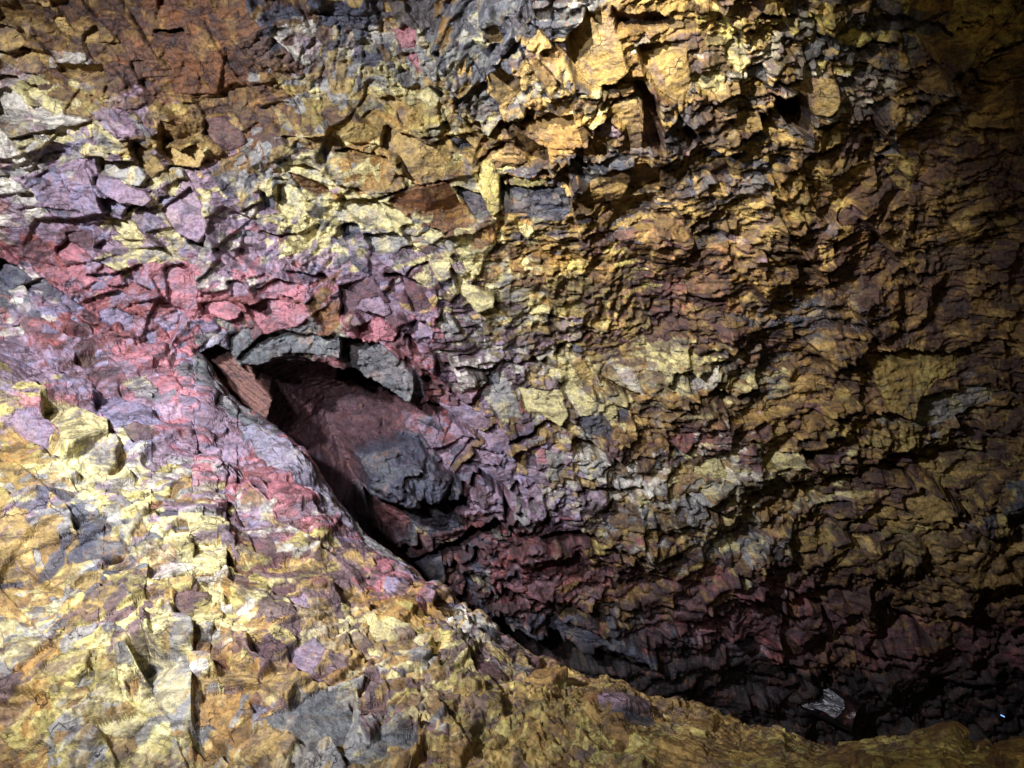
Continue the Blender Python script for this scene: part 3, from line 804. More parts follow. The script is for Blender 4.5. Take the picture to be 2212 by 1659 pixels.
    ('20', '510 940 640 950 620 1010 480 1010', 's', 'F', .1, 'stone', ''),
    ('20', '450 60 600 100 620 70 470 30', 'd', 'D', -.05, 'stone', ''), ('20', '1480 950 1580 940 1650 1010 1530 1020', 'b', 'L', .14, 'stone', ''),
    ('20', '1900 1340 2040 1280 2150 1360 2010 1400', 'l', 'L', .14, 'stone', ''), ('20', '120 1120 240 1110 230 1180 130 1180', 't', 'L', .14, 'stone', ''),
    ('20', '700 980 860 990 900 1030 760 1060', 't', 'L', .14, 'stone', ''), ('20', '560 1130 700 1080 690 1140 600 1170', 't', 'L', .14, 'stone', ''),
    # middle left
    ('01', '0 10 120 60 190 110 180 170 90 220 40 170 0 140', 's', 'L', .16, 'boulder', 'dark slate blue boulder at the left edge, first of the slate band'),
    ('01', '100 210 280 140 430 240 370 300 170 240', 's', 'L', .12, 'rock_slab', 'slate blue slab following the edge boulder down to the right'),
    ('01', '350 300 430 240 550 320 510 370 400 350', 'v', 'L', .16, 'stone', 'pale blue grey shiny stone in the middle of the slate band'),
    ('01', '640 350 700 320 880 360 870 440 780 460 650 400', 'v', 'L', .16, 'rock_block', 'blue grey block at the lower end of the slate band'),
    ('01', '870 600 980 560 1110 620 1080 690 1000 760 880 760', 'p', 'L', .16, 'rock_block', 'smooth pink block left of the grey collar of the hollow'),
    ('01', '490 640 610 630 650 670 540 720 490 690', 'd', 'D', -.1, 'stone', ''),  # square hole, painted dark brown for its shade
    ('01', '600 920 740 890 850 980 980 1030 1060 1140 1050 1200 930 1190 700 1160 610 1030', 'v', 'L', .22, 'boulder', 'big blue mauve boulder with a glistening face at the left'),
    ('01', '270 990 350 970 560 1040 680 1140 710 1260 560 1330 420 1420 380 1200 280 1080', 'c', 'L', .26, 'boulder', 'big rounded peach and cream boulder left of the blue mauve one'),
    ('01', '350 1200 380 1230 370 1330 290 1390 320 1290', 'l', 'R', .1, 'stone', ''),  # shaded side of the peach boulder, painted olive
    ('01', '100 1070 270 1080 350 1190 300 1300 160 1230 60 1130', 'm', 'F', .16, 'boulder', 'grey mauve rough boulder at the left of the peach and cream one'),
    ('01', '800 1210 870 1180 1060 1240 1000 1280 860 1300', 'h', 'D', .18, 'rock_slab', 'brown overhanging lip under the blue mauve boulder'),
    ('01', '780 1340 830 1340 800 1470 720 1530 760 1440', 'l', 'R', .06, 'stone', 'curved olive brown face in the cream rock below the overhanging lip'),
    ('01', '1180 1500 1250 1460 1210 1560 1100 1640 1130 1560', 'b', 'R', .06, 'stone', ''),
    ('01', '790 830 940 780 1040 930 980 980 880 930', 'g', 'L', .14, 'rock_slab', 'grey mauve slab above the blue mauve boulder'),
    ('01', '940 790 1110 770 1200 920 1080 960 1000 850', 'p', 'L', .16, 'rock_slab', 'bright pink mauve face below the smooth pink block'),
    ('01', '1230 1060 1370 960 1500 1040 1530 1130 1350 1200 1260 1130', 'm', 'F', .15, 'rock_block', 'brown mauve block beside the grey rim slab'),
    ('01', '1360 1220 1540 1180 1630 1290 1520 1420 1430 1370', 'm', 'L', .16, 'rock_block', 'mauve block with broken edges below the brown mauve one'),
    ('01', '1570 1440 1680 1400 1760 1390 1790 1450 1700 1480 1600 1480', 'R', 'L', .12, 'stone', 'small brick red stone beside the violet grey rim slab'),
    ('01', '1690 1500 1880 1520 2010 1560 2030 1658 1900 1690 1780 1658', 'p', 'L', .18, 'rock_block', 'pinkish red cluster block below the violet grey rim slab'),
    ('01', '1600 280 1760 240 2000 260 2030 330 1950 400 1720 470 1660 400', 'p', 'L', .18, 'rock_block', 'large pink block above the dark roof of the hollow'),
    ('01', '1310 280 1480 260 1590 310 1560 370 1480 390 1330 340', 'p', 'L', .16, 'rock_block', 'rosy block left of the large pink block'),
    ('01', '2000 260 2100 170 2170 200 2060 310', 'b', 'F', .2, 'stone', ''),
    ('01', '2040 330 2200 250 2210 400 2120 440', 'r', 'F', .14, 'rock_block', 'rust brown block right of the large pink block'),
    ('01', '1080 50 1200 20 1280 90 1300 230 1220 330 1110 290', 'p', 'F', .16, 'rock_slab', 'upright rosy mauve face in the middle of the red rocks'),
    ('01', '1670 190 1830 110 2000 170 2000 250 1890 230', 'p', 'L', .16, 'stone', 'brightest coral pink stone above the large pink block'),
    ('01', '1490 140 1560 120 1640 210 1530 230', 'm', 'L', .14, 'stone', ''), ('01', '570 110 730 100 860 80 690 150', 'm', 'L', .12, 'stone', ''),
    ('01', '700 180 900 160 1010 200 860 240', 'R', 'L', .14, 'stone', ''), ('01', '950 460 1020 450 1030 540 950 530', 'v', 'L', .14, 'stone', 'small pale lilac stone beside the grey collar'),
    ('01', '340 440 440 430 500 480 400 490', 'R', 'L', .12, 'stone', ''), ('01', '1100 620 1150 640 1120 760 1090 700', 'k', 'R', .05, 'stone', ''),
    # collar, rim and hollow
    ('01', '1220 620 1310 600 1360 740 1530 900 1670 1010 1660 1080 1520 1060 1420 950 1300 820', 'e', 'F', .03, 'rim_slab', 'dark grey green collar along the upper left rim of the hollow', 'ledge'),
    ('01', '1590 1090 1720 1080 1850 1180 2000 1330 2130 1450 2260 1640 2330 1760 2230 1740 2060 1600 1900 1430 1700 1260', 'q', 'L', .02, 'rim_slab', 'smooth violet grey slab along the lower left rim of the hollow', 'ledge'),
    ('12', '0 0 120 0 230 90 330 180 430 250 450 330 470 400 430 400 330 290 180 190 60 90', 'g', 'F', .02, 'rim_slab', 'rough grey lip at the lowest end of the rim, above the black slit', 'ledge'),
    ('01', '1290 570 1400 540 1520 610 1640 720 1780 880 1720 1050 1420 820 1300 680', 'n', 'L', .12, 'ridged_plate', 'reddish brown plate with parallel drip ridges inside the hollow', 'ridges'),
    ('01', '1250 590 1450 440 1490 470 1400 550 1300 600', 'q', 'L', .25, 'stone', 'narrow pale grey wedge above the ridged plate'),
    ('01', '1480 490 1560 470 1660 500 1720 570 1560 690 1500 620', 'e', 'L', .15, 'rim_slab', 'grey green slab above the ridged plate at the corner of the hollow'),
    ('01', '1540 640 1700 480 1900 440 2010 470 2225 470 2225 590 1980 590 1760 610 1590 690', 'e', 'L', .12, 'roof_ledge', 'striated grey green ledge forming the left roof of the hollow', 'ledge'),
    ('11', '0 470 240 545 300 570 400 650 470 720 475 870 420 880 300 815 120 750 0 640', 'e', 'L', .25, 'roof_ledge', 'thick grey ledge overhanging the right end of the hollow', 'ledge'),
    ('11', '460 680 520 780 540 900 470 900 440 860 470 800', 'q', 'F', .2, 'stone', 'narrow smooth violet grey strip right of the thick grey ledge', 'smooth'),
    ('11', '70 1250 200 1230 350 1180 430 1100 560 1250 680 1350 770 1420 740 1480 530 1500 350 1490 160 1480 150 1350', 's', 'U', .5, 'rock_lobe', 'bulging slate blue lobe of rock below the hollow', 'lobe'),
    ('11', '0 1180 150 1110 330 1060 390 1080 330 1190 100 1240 0 1260', 'h', 'F', .02, 'stone', 'violet maroon floor of the hollow', 'ledge'),
    ('11', '200 1620 350 1570 420 1640 440 1700 300 1720', 'k', 'F', .2, 'stone', 'maroon ribbed step under the slate blue lobe', 'ridges'),
    ('11', '370 1560 660 1560 790 1658 780 1700 560 1740 450 1690', 's', 'F', .3, 'rock_lobe', 'dark ribbed slate step below the slate blue lobe', 'ridges'),
    ('12', '300 120 560 80 580 150 480 200 380 190', 'k', 'L', .2, 'stone', 'maroon block below the ribbed slate step'),
    ('12', '400 210 640 210 660 330 540 400 460 310', 's', 'L', .25, 'rock_block', 'dark slate block above the left end of the black slit'),
    ('12', '780 340 830 380 880 520 1000 610 900 560 800 450', 's', 'L', .15, 'stone', '', 'smooth'),
    ('12', '1000 610 1150 620 1170 700 1320 740 1200 745 1010 650', 's', 'L', .1, 'rock_ledge', 'violet slate ledge hanging over the middle of the black slit', 'ledge'),
    ('12', '1320 690 1340 660 1600 690 1800 740 2020 810 1980 830 1700 780 1340 760', 's', 'L', .12, 'rock_ledge', 'long dark slate ledge hanging over the right end of the black slit', 'ledge'),
    ('12', '980 360 1100 370 1190 410 1180 440 1100 460', 'R', 'L', .16, 'stone', 'smooth brick red slab in the dark red beds above the slit'),
    # centre
    ('11', '560 -10 700 -10 720 80 690 110 630 130', 'c', 'L', .25, 'rock_slab', 'cream fin ending in a small slate stone at the centre'),
    ('11', '700 40 790 130 990 230 980 280 870 330 780 230', 'c', 'L', .2, 'rock_slab', 'long cream slab running down to the right of the slate stone'),
    ('11', '630 130 710 105 720 160 650 180', 's', 'D', .16, 'stone', 'small black slate stone under the cream fin'),
    ('11', '0 160 200 110 320 280 240 300 90 330 0 360', 'h', 'F', .16, 'rock_slab', 'dark maroon face left of the cream fin'),
    ('11', '380 110 520 170 580 300 470 330', 'h', 'F', .14, 'rock_slab', 'maroon face touching the cream fin'),
    ('11', '90 310 130 250 260 240 330 330 280 360 160 340', 'm', 'L', .24, 'stone', 'mauve stone jutting out in front of the dark maroon face'),
    ('11', '600 380 640 340 720 370 770 450 700 480 640 440', 'g', 'L', .18, 'stone', 'rounded grey stone at the edge of the crumbly centre'),
    ('11', '420 410 550 390 600 470 500 520', 'm', 'L', .14, 'stone', ''),
    ('11', '100 430 260 390 380 470 330 530 120 490', 'p', 'L', .16, 'rock_slab', 'salmon pink slab lying on the thick grey ledge'),
    ('11', '700 900 760 940 760 1040 700 1010', 'h', 'L', .2, 'stone', 'small brown upright flake right of the red rubble'),
    ('11', '600 930 700 960 800 960 960 1010 870 1110 770 1060', 'm', 'L', .16, 'rock_slab', 'violet grey slab below the upright brown flake'),
    ('11', '700 1330 820 1190 970 1040 980 1060 870 1200 720 1350', 'b', 'L', .3, 'rock_ridge', 'thin brown ridge running up to the right beside the slate lobe'),
    ('11', '890 880 1060 790 1130 900 1150 1010 1010 1010', 'g', 'L', .16, 'rock_slab', ''),
    ('11', '1150 860 1400 830 1450 960 1400 1040 1290 1000 1170 960', 'c', 'L', .25, 'rock_slab', 'cream tan slab with rust streaks ending in a point over a black crack'),
    ('11', '1390 800 1500 800 1680 920 1670 970 1520 990 1450 900', 'c', 'L', .22, 'rock_slab', 'bright cream slab with an orange stripe, right of the pointed one'),
    ('11', '1490 1000 1640 960 1680 990 1740 1060 1700 1110 1550 1080', 's', 'F', .22, 'rock_block', 'slate block under the cream slab with the orange stripe'),
    ('11', '1480 680 1550 640 1640 780 1700 880 1560 800', 't', 'F', .16, 'rock_slab', ''),
    ('11', '1560 630 1660 750 1800 820 1920 850 1850 870 1680 800', 'b', 'D', -.1, 'stone', ''),  # curved shadow band painted in brown
    ('11', '1750 700 1850 690 1900 740 1920 840 1820 790', 'w', 'L', .16, 'stone', 'whitish tan block above the curved olive shadow'),
    ('11', '2110 680 2190 670 2240 700 2230 790 2100 770', 'c', 'L', .22, 'rock_block', 'cream gold block at the end of the pale rocks right of centre'),
    ('11', '930 770 990 740 1030 760 1020 820 960 840', 's', 'L', .12, 'stone', 'dark slate lozenge in the pale rock under the long black crack'),
    ('11', '1500 560 1560 570 1560 610 1500 615', 's', 'L', .14, 'stone', 'small slate pebble above the curved olive shadow'),
    ('11', '870 1110 980 1040 1060 1100 1070 1170 1020 1230 940 1190', 'm', 'L', .2, 'rock_block', 'dusty pink block right of the thin brown ridge'),
    ('11', '760 1290 1000 1290 1110 1310 1120 1400 1020 1430 880 1350', 'm', 'F', .2, 'rock_block', 'brownish mauve block right of the slate lobe'),
    ('11', '820 1190 930 1210 990 1290 880 1260', 'm', 'L', .14, 'stone', ''), ('11', '1120 1240 1180 1230 1170 1340 1120 1330', 't', 'L', .14, 'stone', ''),
    ('11', '1180 1330 1270 1310 1330 1400 1200 1400', 'm', 'L', .16, 'stone', ''), ('11', '1100 1470 1230 1390 1260 1450 1170 1520', 'm', 'L', .16, 'stone', ''),
    ('11', '1260 1200 1300 1200 1300 1270 1240 1270', 'p', 'L', .14, 'stone', ''), ('11', '1500 1360 1600 1350 1620 1430 1530 1430', 't', 'L', .14, 'stone', ''),
    ('11', '1800 1290 1860 1270 1880 1330 1820 1330', 'w', 'L', .12, 'stone', ''), ('11', '1760 960 1830 940 1830 990 1770 1010', 's', 'L', .12, 'stone', 'slate patch on the pale rock right of the orange stripe'),
    # middle right
    ('21', '1150 580 1400 540 1780 600 1740 700 1560 760 1460 860 1410 960 1250 900 1190 760', 'l', 'U', .14, 'boulder', 'large olive green boulder in the dim right part of the wall', 'ledge'),
    ('21', '1430 920 1600 830 1780 790 1960 800 1990 890 1740 1000 1430 1040', 'g', 'F', .16, 'rock_slab', 'dim grey slab to the lower right of the large olive boulder', 'ledge'),
    ('21', '1120 950 1210 950 1380 1030 1250 1030', 'g', 'U', .16, 'rock_slab', 'narrow grey cream ledge under the large olive boulder'),
    ('21', '800 1190 830 1170 920 1200 1010 1190 930 1270 890 1240 840 1290', 'h', 'L', .26, 'stone', 'reddish notched stone beside a black hole in the right wall'),
    ('21', '730 1200 800 1190 835 1290 740 1270', 'x', 'F', -.35, 'stone', ''),  # a hole, its shade painted black
    ('21', '20 1330 80 1260 200 1250 230 1330 130 1350', 'c', 'L', .16, 'boulder', 'bright cream lump in the pale bed right of centre'),
    ('21', '430 1230 690 1200 760 1300 480 1320', 'c', 'L', .16, 'rock_slab', 'cream and orange slab left of the black hole'),
    ('21', '1370 1500 1500 1430 1640 1470 1650 1540 1550 1600 1380 1560', 't', 'L', .16, 'rock_block', 'dim tan block in the lower right wall'),
    ('21', '1980 1500 2212 1480 2300 1560 2212 1658 2050 1640', 's', 'D', .16, 'boulder', 'dark slate boulder at the right edge of the wall'),
    ('21', '0 690 100 700 200 660 180 770 60 800 0 790', 'w', 'L', .16, 'rock_block', ''),
    ('21', '510 1020 600 1000 620 1080 540 1110', 't', 'L', .16, 'stone', ''), ('21', '400 1030 500 1010 520 1060 450 1110', 'h', 'L', .14, 'stone', ''),
    ('21', '920 1100 1060 1090 1100 1170 980 1160', 'l', 'L', .14, 'stone', ''), ('21', '1300 1260 1440 1250 1480 1310 1340 1320', 'h', 'L', .14, 'stone', ''),
    ('21', '920 800 1000 780 1050 870 960 900', 'l', 'L', .14, 'stone', ''), ('21', '1500 1310 1620 1330 1640 1380 1540 1370', 'l', 'L', .14, 'stone', ''),
    # bottom left slope
    ('02', '490 190 650 150 740 200 660 260 500 270', 's', 'L', .12, 'rock_block', 'upper blue slate block in the yellow slope at left'),
    ('02', '450 380 600 300 820 320 820 390 640 440 470 440', 's', 'F', .12, 'rock_block', 'larger blue slate block below the upper one in the yellow slope'),
    ('02', '400 270 490 260 480 320 420 340', 's', 'L', .08, 'stone', ''), ('02', '730 470 830 400 820 450', 'x', 'D', -.12, 'stone', ''),  # the second is a hole with its shade painted black
    ('02', '1210 300 1330 320 1480 370 1480 480 1370 560 1250 570 1220 450', 'c', 'L', .12, 'boulder', 'big pale cream boulder in the middle of the left slope'),
    ('02', '1000 500 1080 450 1200 460 1240 540 1160 590 1010 600', 'w', 'L', .1, 'boulder', 'greyish cream boulder left of the big pale cream one'),
    ('02', '1180 690 1250 580 1290 680 1290 760 1180 820', 'h', 'F', .06, 'stone', 'dark purple wedge under the greyish cream boulder'),
    ('02', '1480 620 1510 560 1640 540 1660 590 1540 660', 'h', 'L', .1, 'stone', 'purple brown stone with an olive side on the left slope'),
    ('02', '1360 620 1500 560 1480 620', 'l', 'D', .04, 'stone', ''),
    ('02', '1770 600 1840 560 1890 600 1890 650 1800 680', 'h', 'F', .08, 'stone', 'round dark purple stone ringed by pale cracks on the slope'),
    ('02', '1830 690 1940 660 1980 740 1890 770', 'm', 'F', .08, 'stone', ''), ('02', '1290 600 1460 640 1480 740 1320 760', 'c', 'L', .08, 'rock_block', ''),
    ('02', '380 1080 560 1060 650 1090 650 1260 590 1310 430 1260 360 1180', 'y', 'L', .22, 'boulder', 'yellow cubic boulder with a dark underside at the lower left'),
    ('02', '330 980 410 970 450 1060 380 1100 250 1200 200 1120 280 1050', 'o', 'L', .1, 'boulder', 'ochre boulder leaning on the yellow cubic one'),
    ('02', '240 1400 340 1310 420 1340 400 1390', 'o', 'D', .08, 'stone', 'ochre wedge under the yellow cubic boulder'),
    ('02', '1240 1040 1290 970 1440 1000 1500 1080 1430 1080 1290 1050', 'r', 'D', .0, 'stone', ''),
    ('02', '1310 1160 1480 1090 1640 1100 1700 1200 1500 1190 1320 1213', 't', 'U', .1, 'rock_block', 'tan block above the straight crack at the bottom'),
    ('02', '1310 1222 1580 1215 1560 1340 1430 1420 1280 1410', 'o', 'F', .08, 'rock_block', 'orange brown block under the straight crack at the bottom'),
    ('02', '1700 1180 1800 1080 1900 1150 2030 1250 1930 1310 1880 1390 1800 1290', 't', 'L', .2, 'rock_block', 'diamond shaped tan and purple block overhanging grey rock at the bottom'),
    ('02', '1660 950 1790 980 1870 1010 1760 1090 1670 1060', 'h', 'L', .1, 'rock_block', 'purple brown block above the diamond shaped one'),
    ('02', '1870 1010 2010 920 2100 1000 2000 1200 1880 1090', 'm', 'F', .1, 'rock_block', 'purple grey block right of the diamond shaped one'),
    ('02', '1650 1290 1750 1320 1680 1440 1640 1440', 'q', 'L', .06, 'stone', ''),
    ('02', '1680 1440 1880 1400 2050 1275 2240 1260 2330 1330 2240 1560 2020 1640 1830 1500', 'e', 'F', .03, 'rock_slab', 'large smooth grey slab at the bottom below the diamond shaped block', 'smooth'),
    ('02', '1480 1450 1640 1350 1640 1500 1530 1530', 'b', 'F', .06, 'stone', ''),
    ('02', '1580 1560 1700 1460 1820 1490 1960 1600 1900 1690 1600 1690', 't', 'L', .14, 'rock_block', 'tan pointed block at the bottom edge in front of the grey slab'),
    ('02', '1550 1570 1650 1540 1640 1660', 'o', 'L', .1, 'stone', 'bright golden stone at the bottom edge left of the tan pointed block'),
    ('02', '620 1450 900 1370 1000 1400 880 1500 700 1530', 'c', 'L', .1, 'boulder', 'yellow cream slab near the bottom edge below the grey green boulder'),
    ('02', '880 1030 1000 990 1200 1050 1280 1200 1270 1440 1140 1440 1030 1280', 'g', 'L', .12, 'boulder', 'large grey green rounded boulder at the bottom left of centre'),
    ('02', '850 1220 960 1180 950 1240 890 1310', 'o', 'L', .06, 'stone', 'orange square patch stone on the left of the grey green boulder'),
    ('02', '1460 370 1520 420 1490 445', 's', 'R', -.02, 'stone', ''), ('02', '1430 90 1560 80 1590 180 1440 200', 'h', 'L', .1, 'rock_block', 'reddish purple block at the top of the yellow slope'),
    ('02', '1050 140 1190 130 1190 190 1060 170', 's', 'F', .08, 'stone', 'slate chip under an orange ledge on the yellow slope'),
    ('02', '930 60 1070 0 1100 30 1000 80', 'r', 'D', .06, 'stone', ''), ('02', '1640 240 1780 230 1800 330 1680 360', 'h', 'F', .08, 'stone', 'rough dark purple stone right of the big pale cream boulder'),
    ('02', '1490 470 1620 470 1650 530 1530 520', 'r', 'F', .05, 'stone', ''), ('02', '560 80 700 70 790 100 680 120', 'c', 'U', .1, 'stone', ''),
    ('02', '870 840 1080 815 1160 850 1100 880 960 870', 'c', 'U', .12, 'rock_ledge', 'pale cream ledge crossing the slope left of centre'),
    ('02', '1180 850 1260 780 1500 830 1700 920 1660 950 1440 900', 'c', 'U', .12, 'rock_ledge', 'long cream ledge running down to the purple brown block'),
    # bottom centre and right
    ('12', '1240 1080 1300 1000 1350 1060 1440 1240 1260 1300 1140 1230', 'o', 'L', .22, 'boulder', 'orange triangular boulder sitting near the crest of the slope'),
    ('12', '1640 1320 1660 1250 1750 1230 1930 1240 1990 1330 2000 1390 1820 1415 1680 1400', 'm', 'U', .16, 'boulder', 'rounded purple grey boulder on the slope at the right'),
    ('12', '1540 1310 1640 1300 1690 1400 1590 1412', 'r', 'L', .16, 'stone', 'brick orange facet stone at the left end of the rounded purple boulder'),
    ('12', '1590 1415 1990 1410 2060 1480 1960 1510 1700 1480', 's', 'F', .03, 'rock_slab', 'smooth slate patch under the rounded purple boulder', 'smooth'),
    ('12', '1560 1190 1620 1120 1770 1180 1700 1230', 't', 'L', .14, 'stone', 'tan yellow pointed stone above the rounded purple boulder'),
    ('12', '2010 1430 2080 1410 2090 1460 2040 1470', 'o', 'L', .08, 'stone', 'small golden stone right of the slate patch'),
    ('12', '870 800 960 800 1080 880 900 850', 's', 'D', .03, 'stone', ''), ('12', '1120 1000 1140 900 1190 1030', 'l', 'L', .1, 'stone', 'thin olive upright flake left of the orange triangular boulder'),
    ('12', '1280 1300 1420 1270 1450 1330 1330 1350', 'b', 'D', .03, 'stone', ''), ('12', '100 1300 190 1040 250 1180 240 1280', 'h', 'D', .08, 'stone', 'dark brown upright wedge in the bottom centre'),  # the first is shade below the orange boulder, painted brown
    ('12', '250 1560 470 1540 500 1690 130 1690', 'e', 'F', .03, 'rock_slab', 'grey slab at the bottom edge right of the large smooth grey one', 'smooth'),
    ('12', '200 360 290 330 310 450 250 470', 'p', 'L', .1, 'stone', 'pinkish red stone under the rough grey lip'), ('12', '690 720 750 700 750 800 700 830', 'g', 'L', .1, 'stone', ''),
    ('12', '730 650 800 640 860 700 790 730', 'c', 'U', .1, 'stone', 'pale cream knob on the crest of the slope'), ('12', '50 1330 290 1330 300 1440 130 1500', 'h', 'F', .05, 'rock_block', ''),
    ('12', '1970 1260 2100 1250 2200 1330 2050 1350', 't', 'L', .1, 'stone', ''), ('12', '780 1040 980 1060 1060 1160 900 1180', 'h', 'F', .05, 'rock_block', 'dusty maroon block in the lower slope left of the orange boulder'),
    ('22', '540 800 600 700 700 730 920 740 880 850 700 830', 'd', 'F', .16, 'rock_block', 'dim brown block above the wet rocks in the lower right'),
    ('22', '1500 240 1600 220 1640 290 1540 300', 'b', 'L', .16, 'stone', ''), ('22', '1620 310 1700 290 1720 340 1650 350', 'b', 'L', .14, 'stone', ''),
    ('22', '860 540 1000 580 960 620 920 640', 'h', 'L', .2, 'stone', 'small reddish pointed stone in the dark lower right beds'),
    ('22', '660 90 850 90 830 170 680 190', 't', 'L', .14, 'stone', ''), ('22', '1540 480 1640 490 1620 540', 'r', 'L', .14, 'stone', ''),
    ('22', '0 650 150 640 200 680 60 720', 'R', 'L', .14, 'stone', ''), ('22', '620 500 720 510 700 560 640 550', 'r', 'L', .14, 'stone', ''),
    ('22', '1550 1440 1690 1392 1750 1450 1770 1520 1640 1540', 'b', 'L', .12, 'boulder', 'brown hump on the crest of the slope at the far right'),
    ('22', '0 1290 120 1320 330 1370 260 1400 80 1380', 't', 'U', .06, 'rock_block', 'tan shelf on the crest at the start of the dark pit'),
]
rim = sstep(30, 6, Sl.v - crest_v(Sl.u)) * sstep(395, 430, Sl.u) * sstep(930, 880, Sl.u)     # the rim of the hollow is smooth
Sl.d = (Sl.d * (1 - 0.6 * rim)).astype(f32)
things = {}
for k, ft in enumerate(FT):
    tile, txt, code, face, p, name, label = ft[:7]
    style = ft[7] if len(ft) > 7 else ''
    poly = tile_pts(tile, txt)
    cu, cw = np.mean(np.array(poly), 0)
    S = Sl if (cw > float(crest_v(cu)) + (2 if cu < 1100 else -28) or name == 'rim_slab' and 'corner' not in label) else Wl
    if name == 'rim_slab' and S is Sl:                               # follows the crest, a little below its edge
        poly = [(x - 12 if y > crest_v(x) + 20 else x, y + 20) for x, y in poly]
    feature(S, poly, k + 1, code, face, p, style=style, ridge=(style == ''))
    things[k + 1] = (S, name, label)
settle(Wl, 1, 0.03)
settle(Sl, 4, 0.018)
print("features", len(FT), time.time() - T_START)

# ------------------------------------------------------------------ mesh objects out of the relief
def make_mesh(name, verts, quads, col, col2, wet):
    me = bpy.data.meshes.new(name)
    nv, nq = len(verts), len(quads)
    me.vertices.add(nv); me.loops.add(nq * 4); me.polygons.add(nq)
    me.vertices.foreach_set("co", np.ascontiguousarray(verts, f32).ravel())
    me.loops.foreach_set("vertex_index", np.ascontiguousarray(quads, np.int32).ravel())
    me.polygons.foreach_set("loop_start", np.arange(0, nq * 4, 4, dtype=np.int32))
    me.update(calc_edges=True)
    ca = me.attributes.new("mineral", 'FLOAT_COLOR', 'POINT')
    c4 = np.ones((nv, 4), f32); c4[:, :3] = col
    ca.data.foreach_set("color", c4.ravel())
    cb = me.attributes.new("stain", 'FLOAT_COLOR', 'POINT')
    c4[:, :3] = col2
    cb.data.foreach_set("color", c4.ravel())
    wa = me.attributes.new("wet", 'FLOAT', 'POINT')
    wa.data.foreach_set("value", np.ascontiguousarray(wet, f32))
    me.materials.append(WET if name == 'wet_rock' else ROCK)
    return me


def piece(name, S, Pd, faces, parent=None, skirt=0.10, origin=True):
    vid, inv = np.unique(faces.ravel(), return_inverse=True)
    q = inv.reshape(faces.shape)
    V0 = Pd[vid]; C = S.col.reshape(-1, 3)[vid]; C2 = S.col2.reshape(-1, 3)[vid]; Wt = S.wet.ravel()[vid]
    if skirt:                                                    # sides running back into the wall, so the piece is a solid block
        e = np.concatenate([q[:, [0, 1]], q[:, [1, 2]], q[:, [2, 3]], q[:, [3, 0]]])
        n = len(vid)
        key = e[:, 0].astype(np.int64) * n + e[:, 1]
        rev = e[:, 1].astype(np.int64) * n + e[:, 0]
        bd = e[~np.isin(key, rev)]
        bv, binv = np.unique(bd.ravel(), return_inverse=True)
        back = V0[bv] - S.N.reshape(-1, 3)[vid][bv] * skirt
        bi = binv.reshape(bd.shape) + n
        q = np.concatenate([q, np.stack([bd[:, 1], bd[:, 0], bi[:, 0], bi[:, 1]], 1)])
        V0 = np.concatenate([V0, back]); C = np.concatenate([C, C[bv]]); C2 = np.concatenate([C2, C2[bv]]); Wt = np.concatenate([Wt, Wt[bv]])
    loc = V0.mean(0) if origin else np.zeros(3)
    me = make_mesh(name, V0 - loc, q, C, C2, Wt)
    o = bpy.data.objects.new(name, me)
    o.location = loc
    COL.objects.link(o)
    if parent is not None:
        o.parent = parent
    return o


CATEGORY = {'boulder': 'boulder', 'stone': 'stone', 'rock_slab': 'rock slab', 'rock_block': 'rock block', 'rock_face': 'rock face', 'rock_column': 'rock column',
            'rock_spike': 'rock', 'rim_slab': 'rock rim', 'ridged_plate': 'rock plate', 'roof_ledge': 'rock ledge', 'rock_lobe': 'rock', 'rock_ledge': 'rock ledge',
            'rock_ridge': 'rock ridge', 'shaded_recess': 'rock', 'wet_rock': 'wet rock'}


def emit(S, label, n_stones=285):
    Pd = (S.P + S.N * S.d[..., None]).reshape(-1, 3)
    nr, nc = S.u.shape
    idx = np.arange(nr * nc).reshape(nr, nc)
    f = np.stack([idx[:-1, :-1], idx[1:, :-1], idx[1:, 1:], idx[:-1, 1:]], -1).reshape(-1, 4)
    f = f[S.keep.ravel()[f].all(1)]
    lab, d = S.lab.ravel(), S.d.ravel()
    top = np.argmax(d[f], 1)
    fl = lab[f[np.arange(len(f)), top]]
    vis = S.vis.ravel()[f[:, 0]]
    order = np.argsort(fl, kind='stable')
    ids, start, cnt = np.unique(fl[order], return_index=True, return_counts=True)
    area = np.array([vis[order[s:s + c]].sum() for s, c in zip(start, cnt)])
    nun = sum(1 for k, t in things.items() if t[0] is S and not t[2])
    pos = np.nonzero(ids >= 0)[0]
    pick = set(pos[np.argsort(-area[pos])][:n_stones - nun].tolist())
    mass = []
    root = bpy.data.objects.new(S.name, None)
    jobs = []
    for k in range(len(ids)):
        fk = f[order[start[k]:start[k] + cnt[k]]]
        if ids[k] < 0 or (k in pick and area[k] > 20):
            jobs.append((int(ids[k]), fk))
        else:
            mass.append(fk)
    bpy.data.objects.remove(root)
    base = piece(S.name, S, Pd, np.concatenate(mass), skirt=0, origin=False)
    base['kind'] = 'structure'
    base['label'] = label
    for i, fk in jobs:
        if i < 0 and things[-i][2]:
            _, nm, lb = things[-i]
            o = piece(nm, S, Pd, fk)
            o['label'] = lb; o['category'] = CATEGORY[nm]
        else:
            piece('stone', S, Pd, fk, parent=base)  # unlabelled patches, with the painted holes and shaded sides
    return base, len(f)


wall_obj, nw = emit(Wl, 'mineral stained back wall of the lava cave with broken rock beds')
slope_obj, ns = emit(Sl, 'bright yellow and pink rock slope falling to the dark chasm')
print("faces", nw, ns, time.time() - T_START)


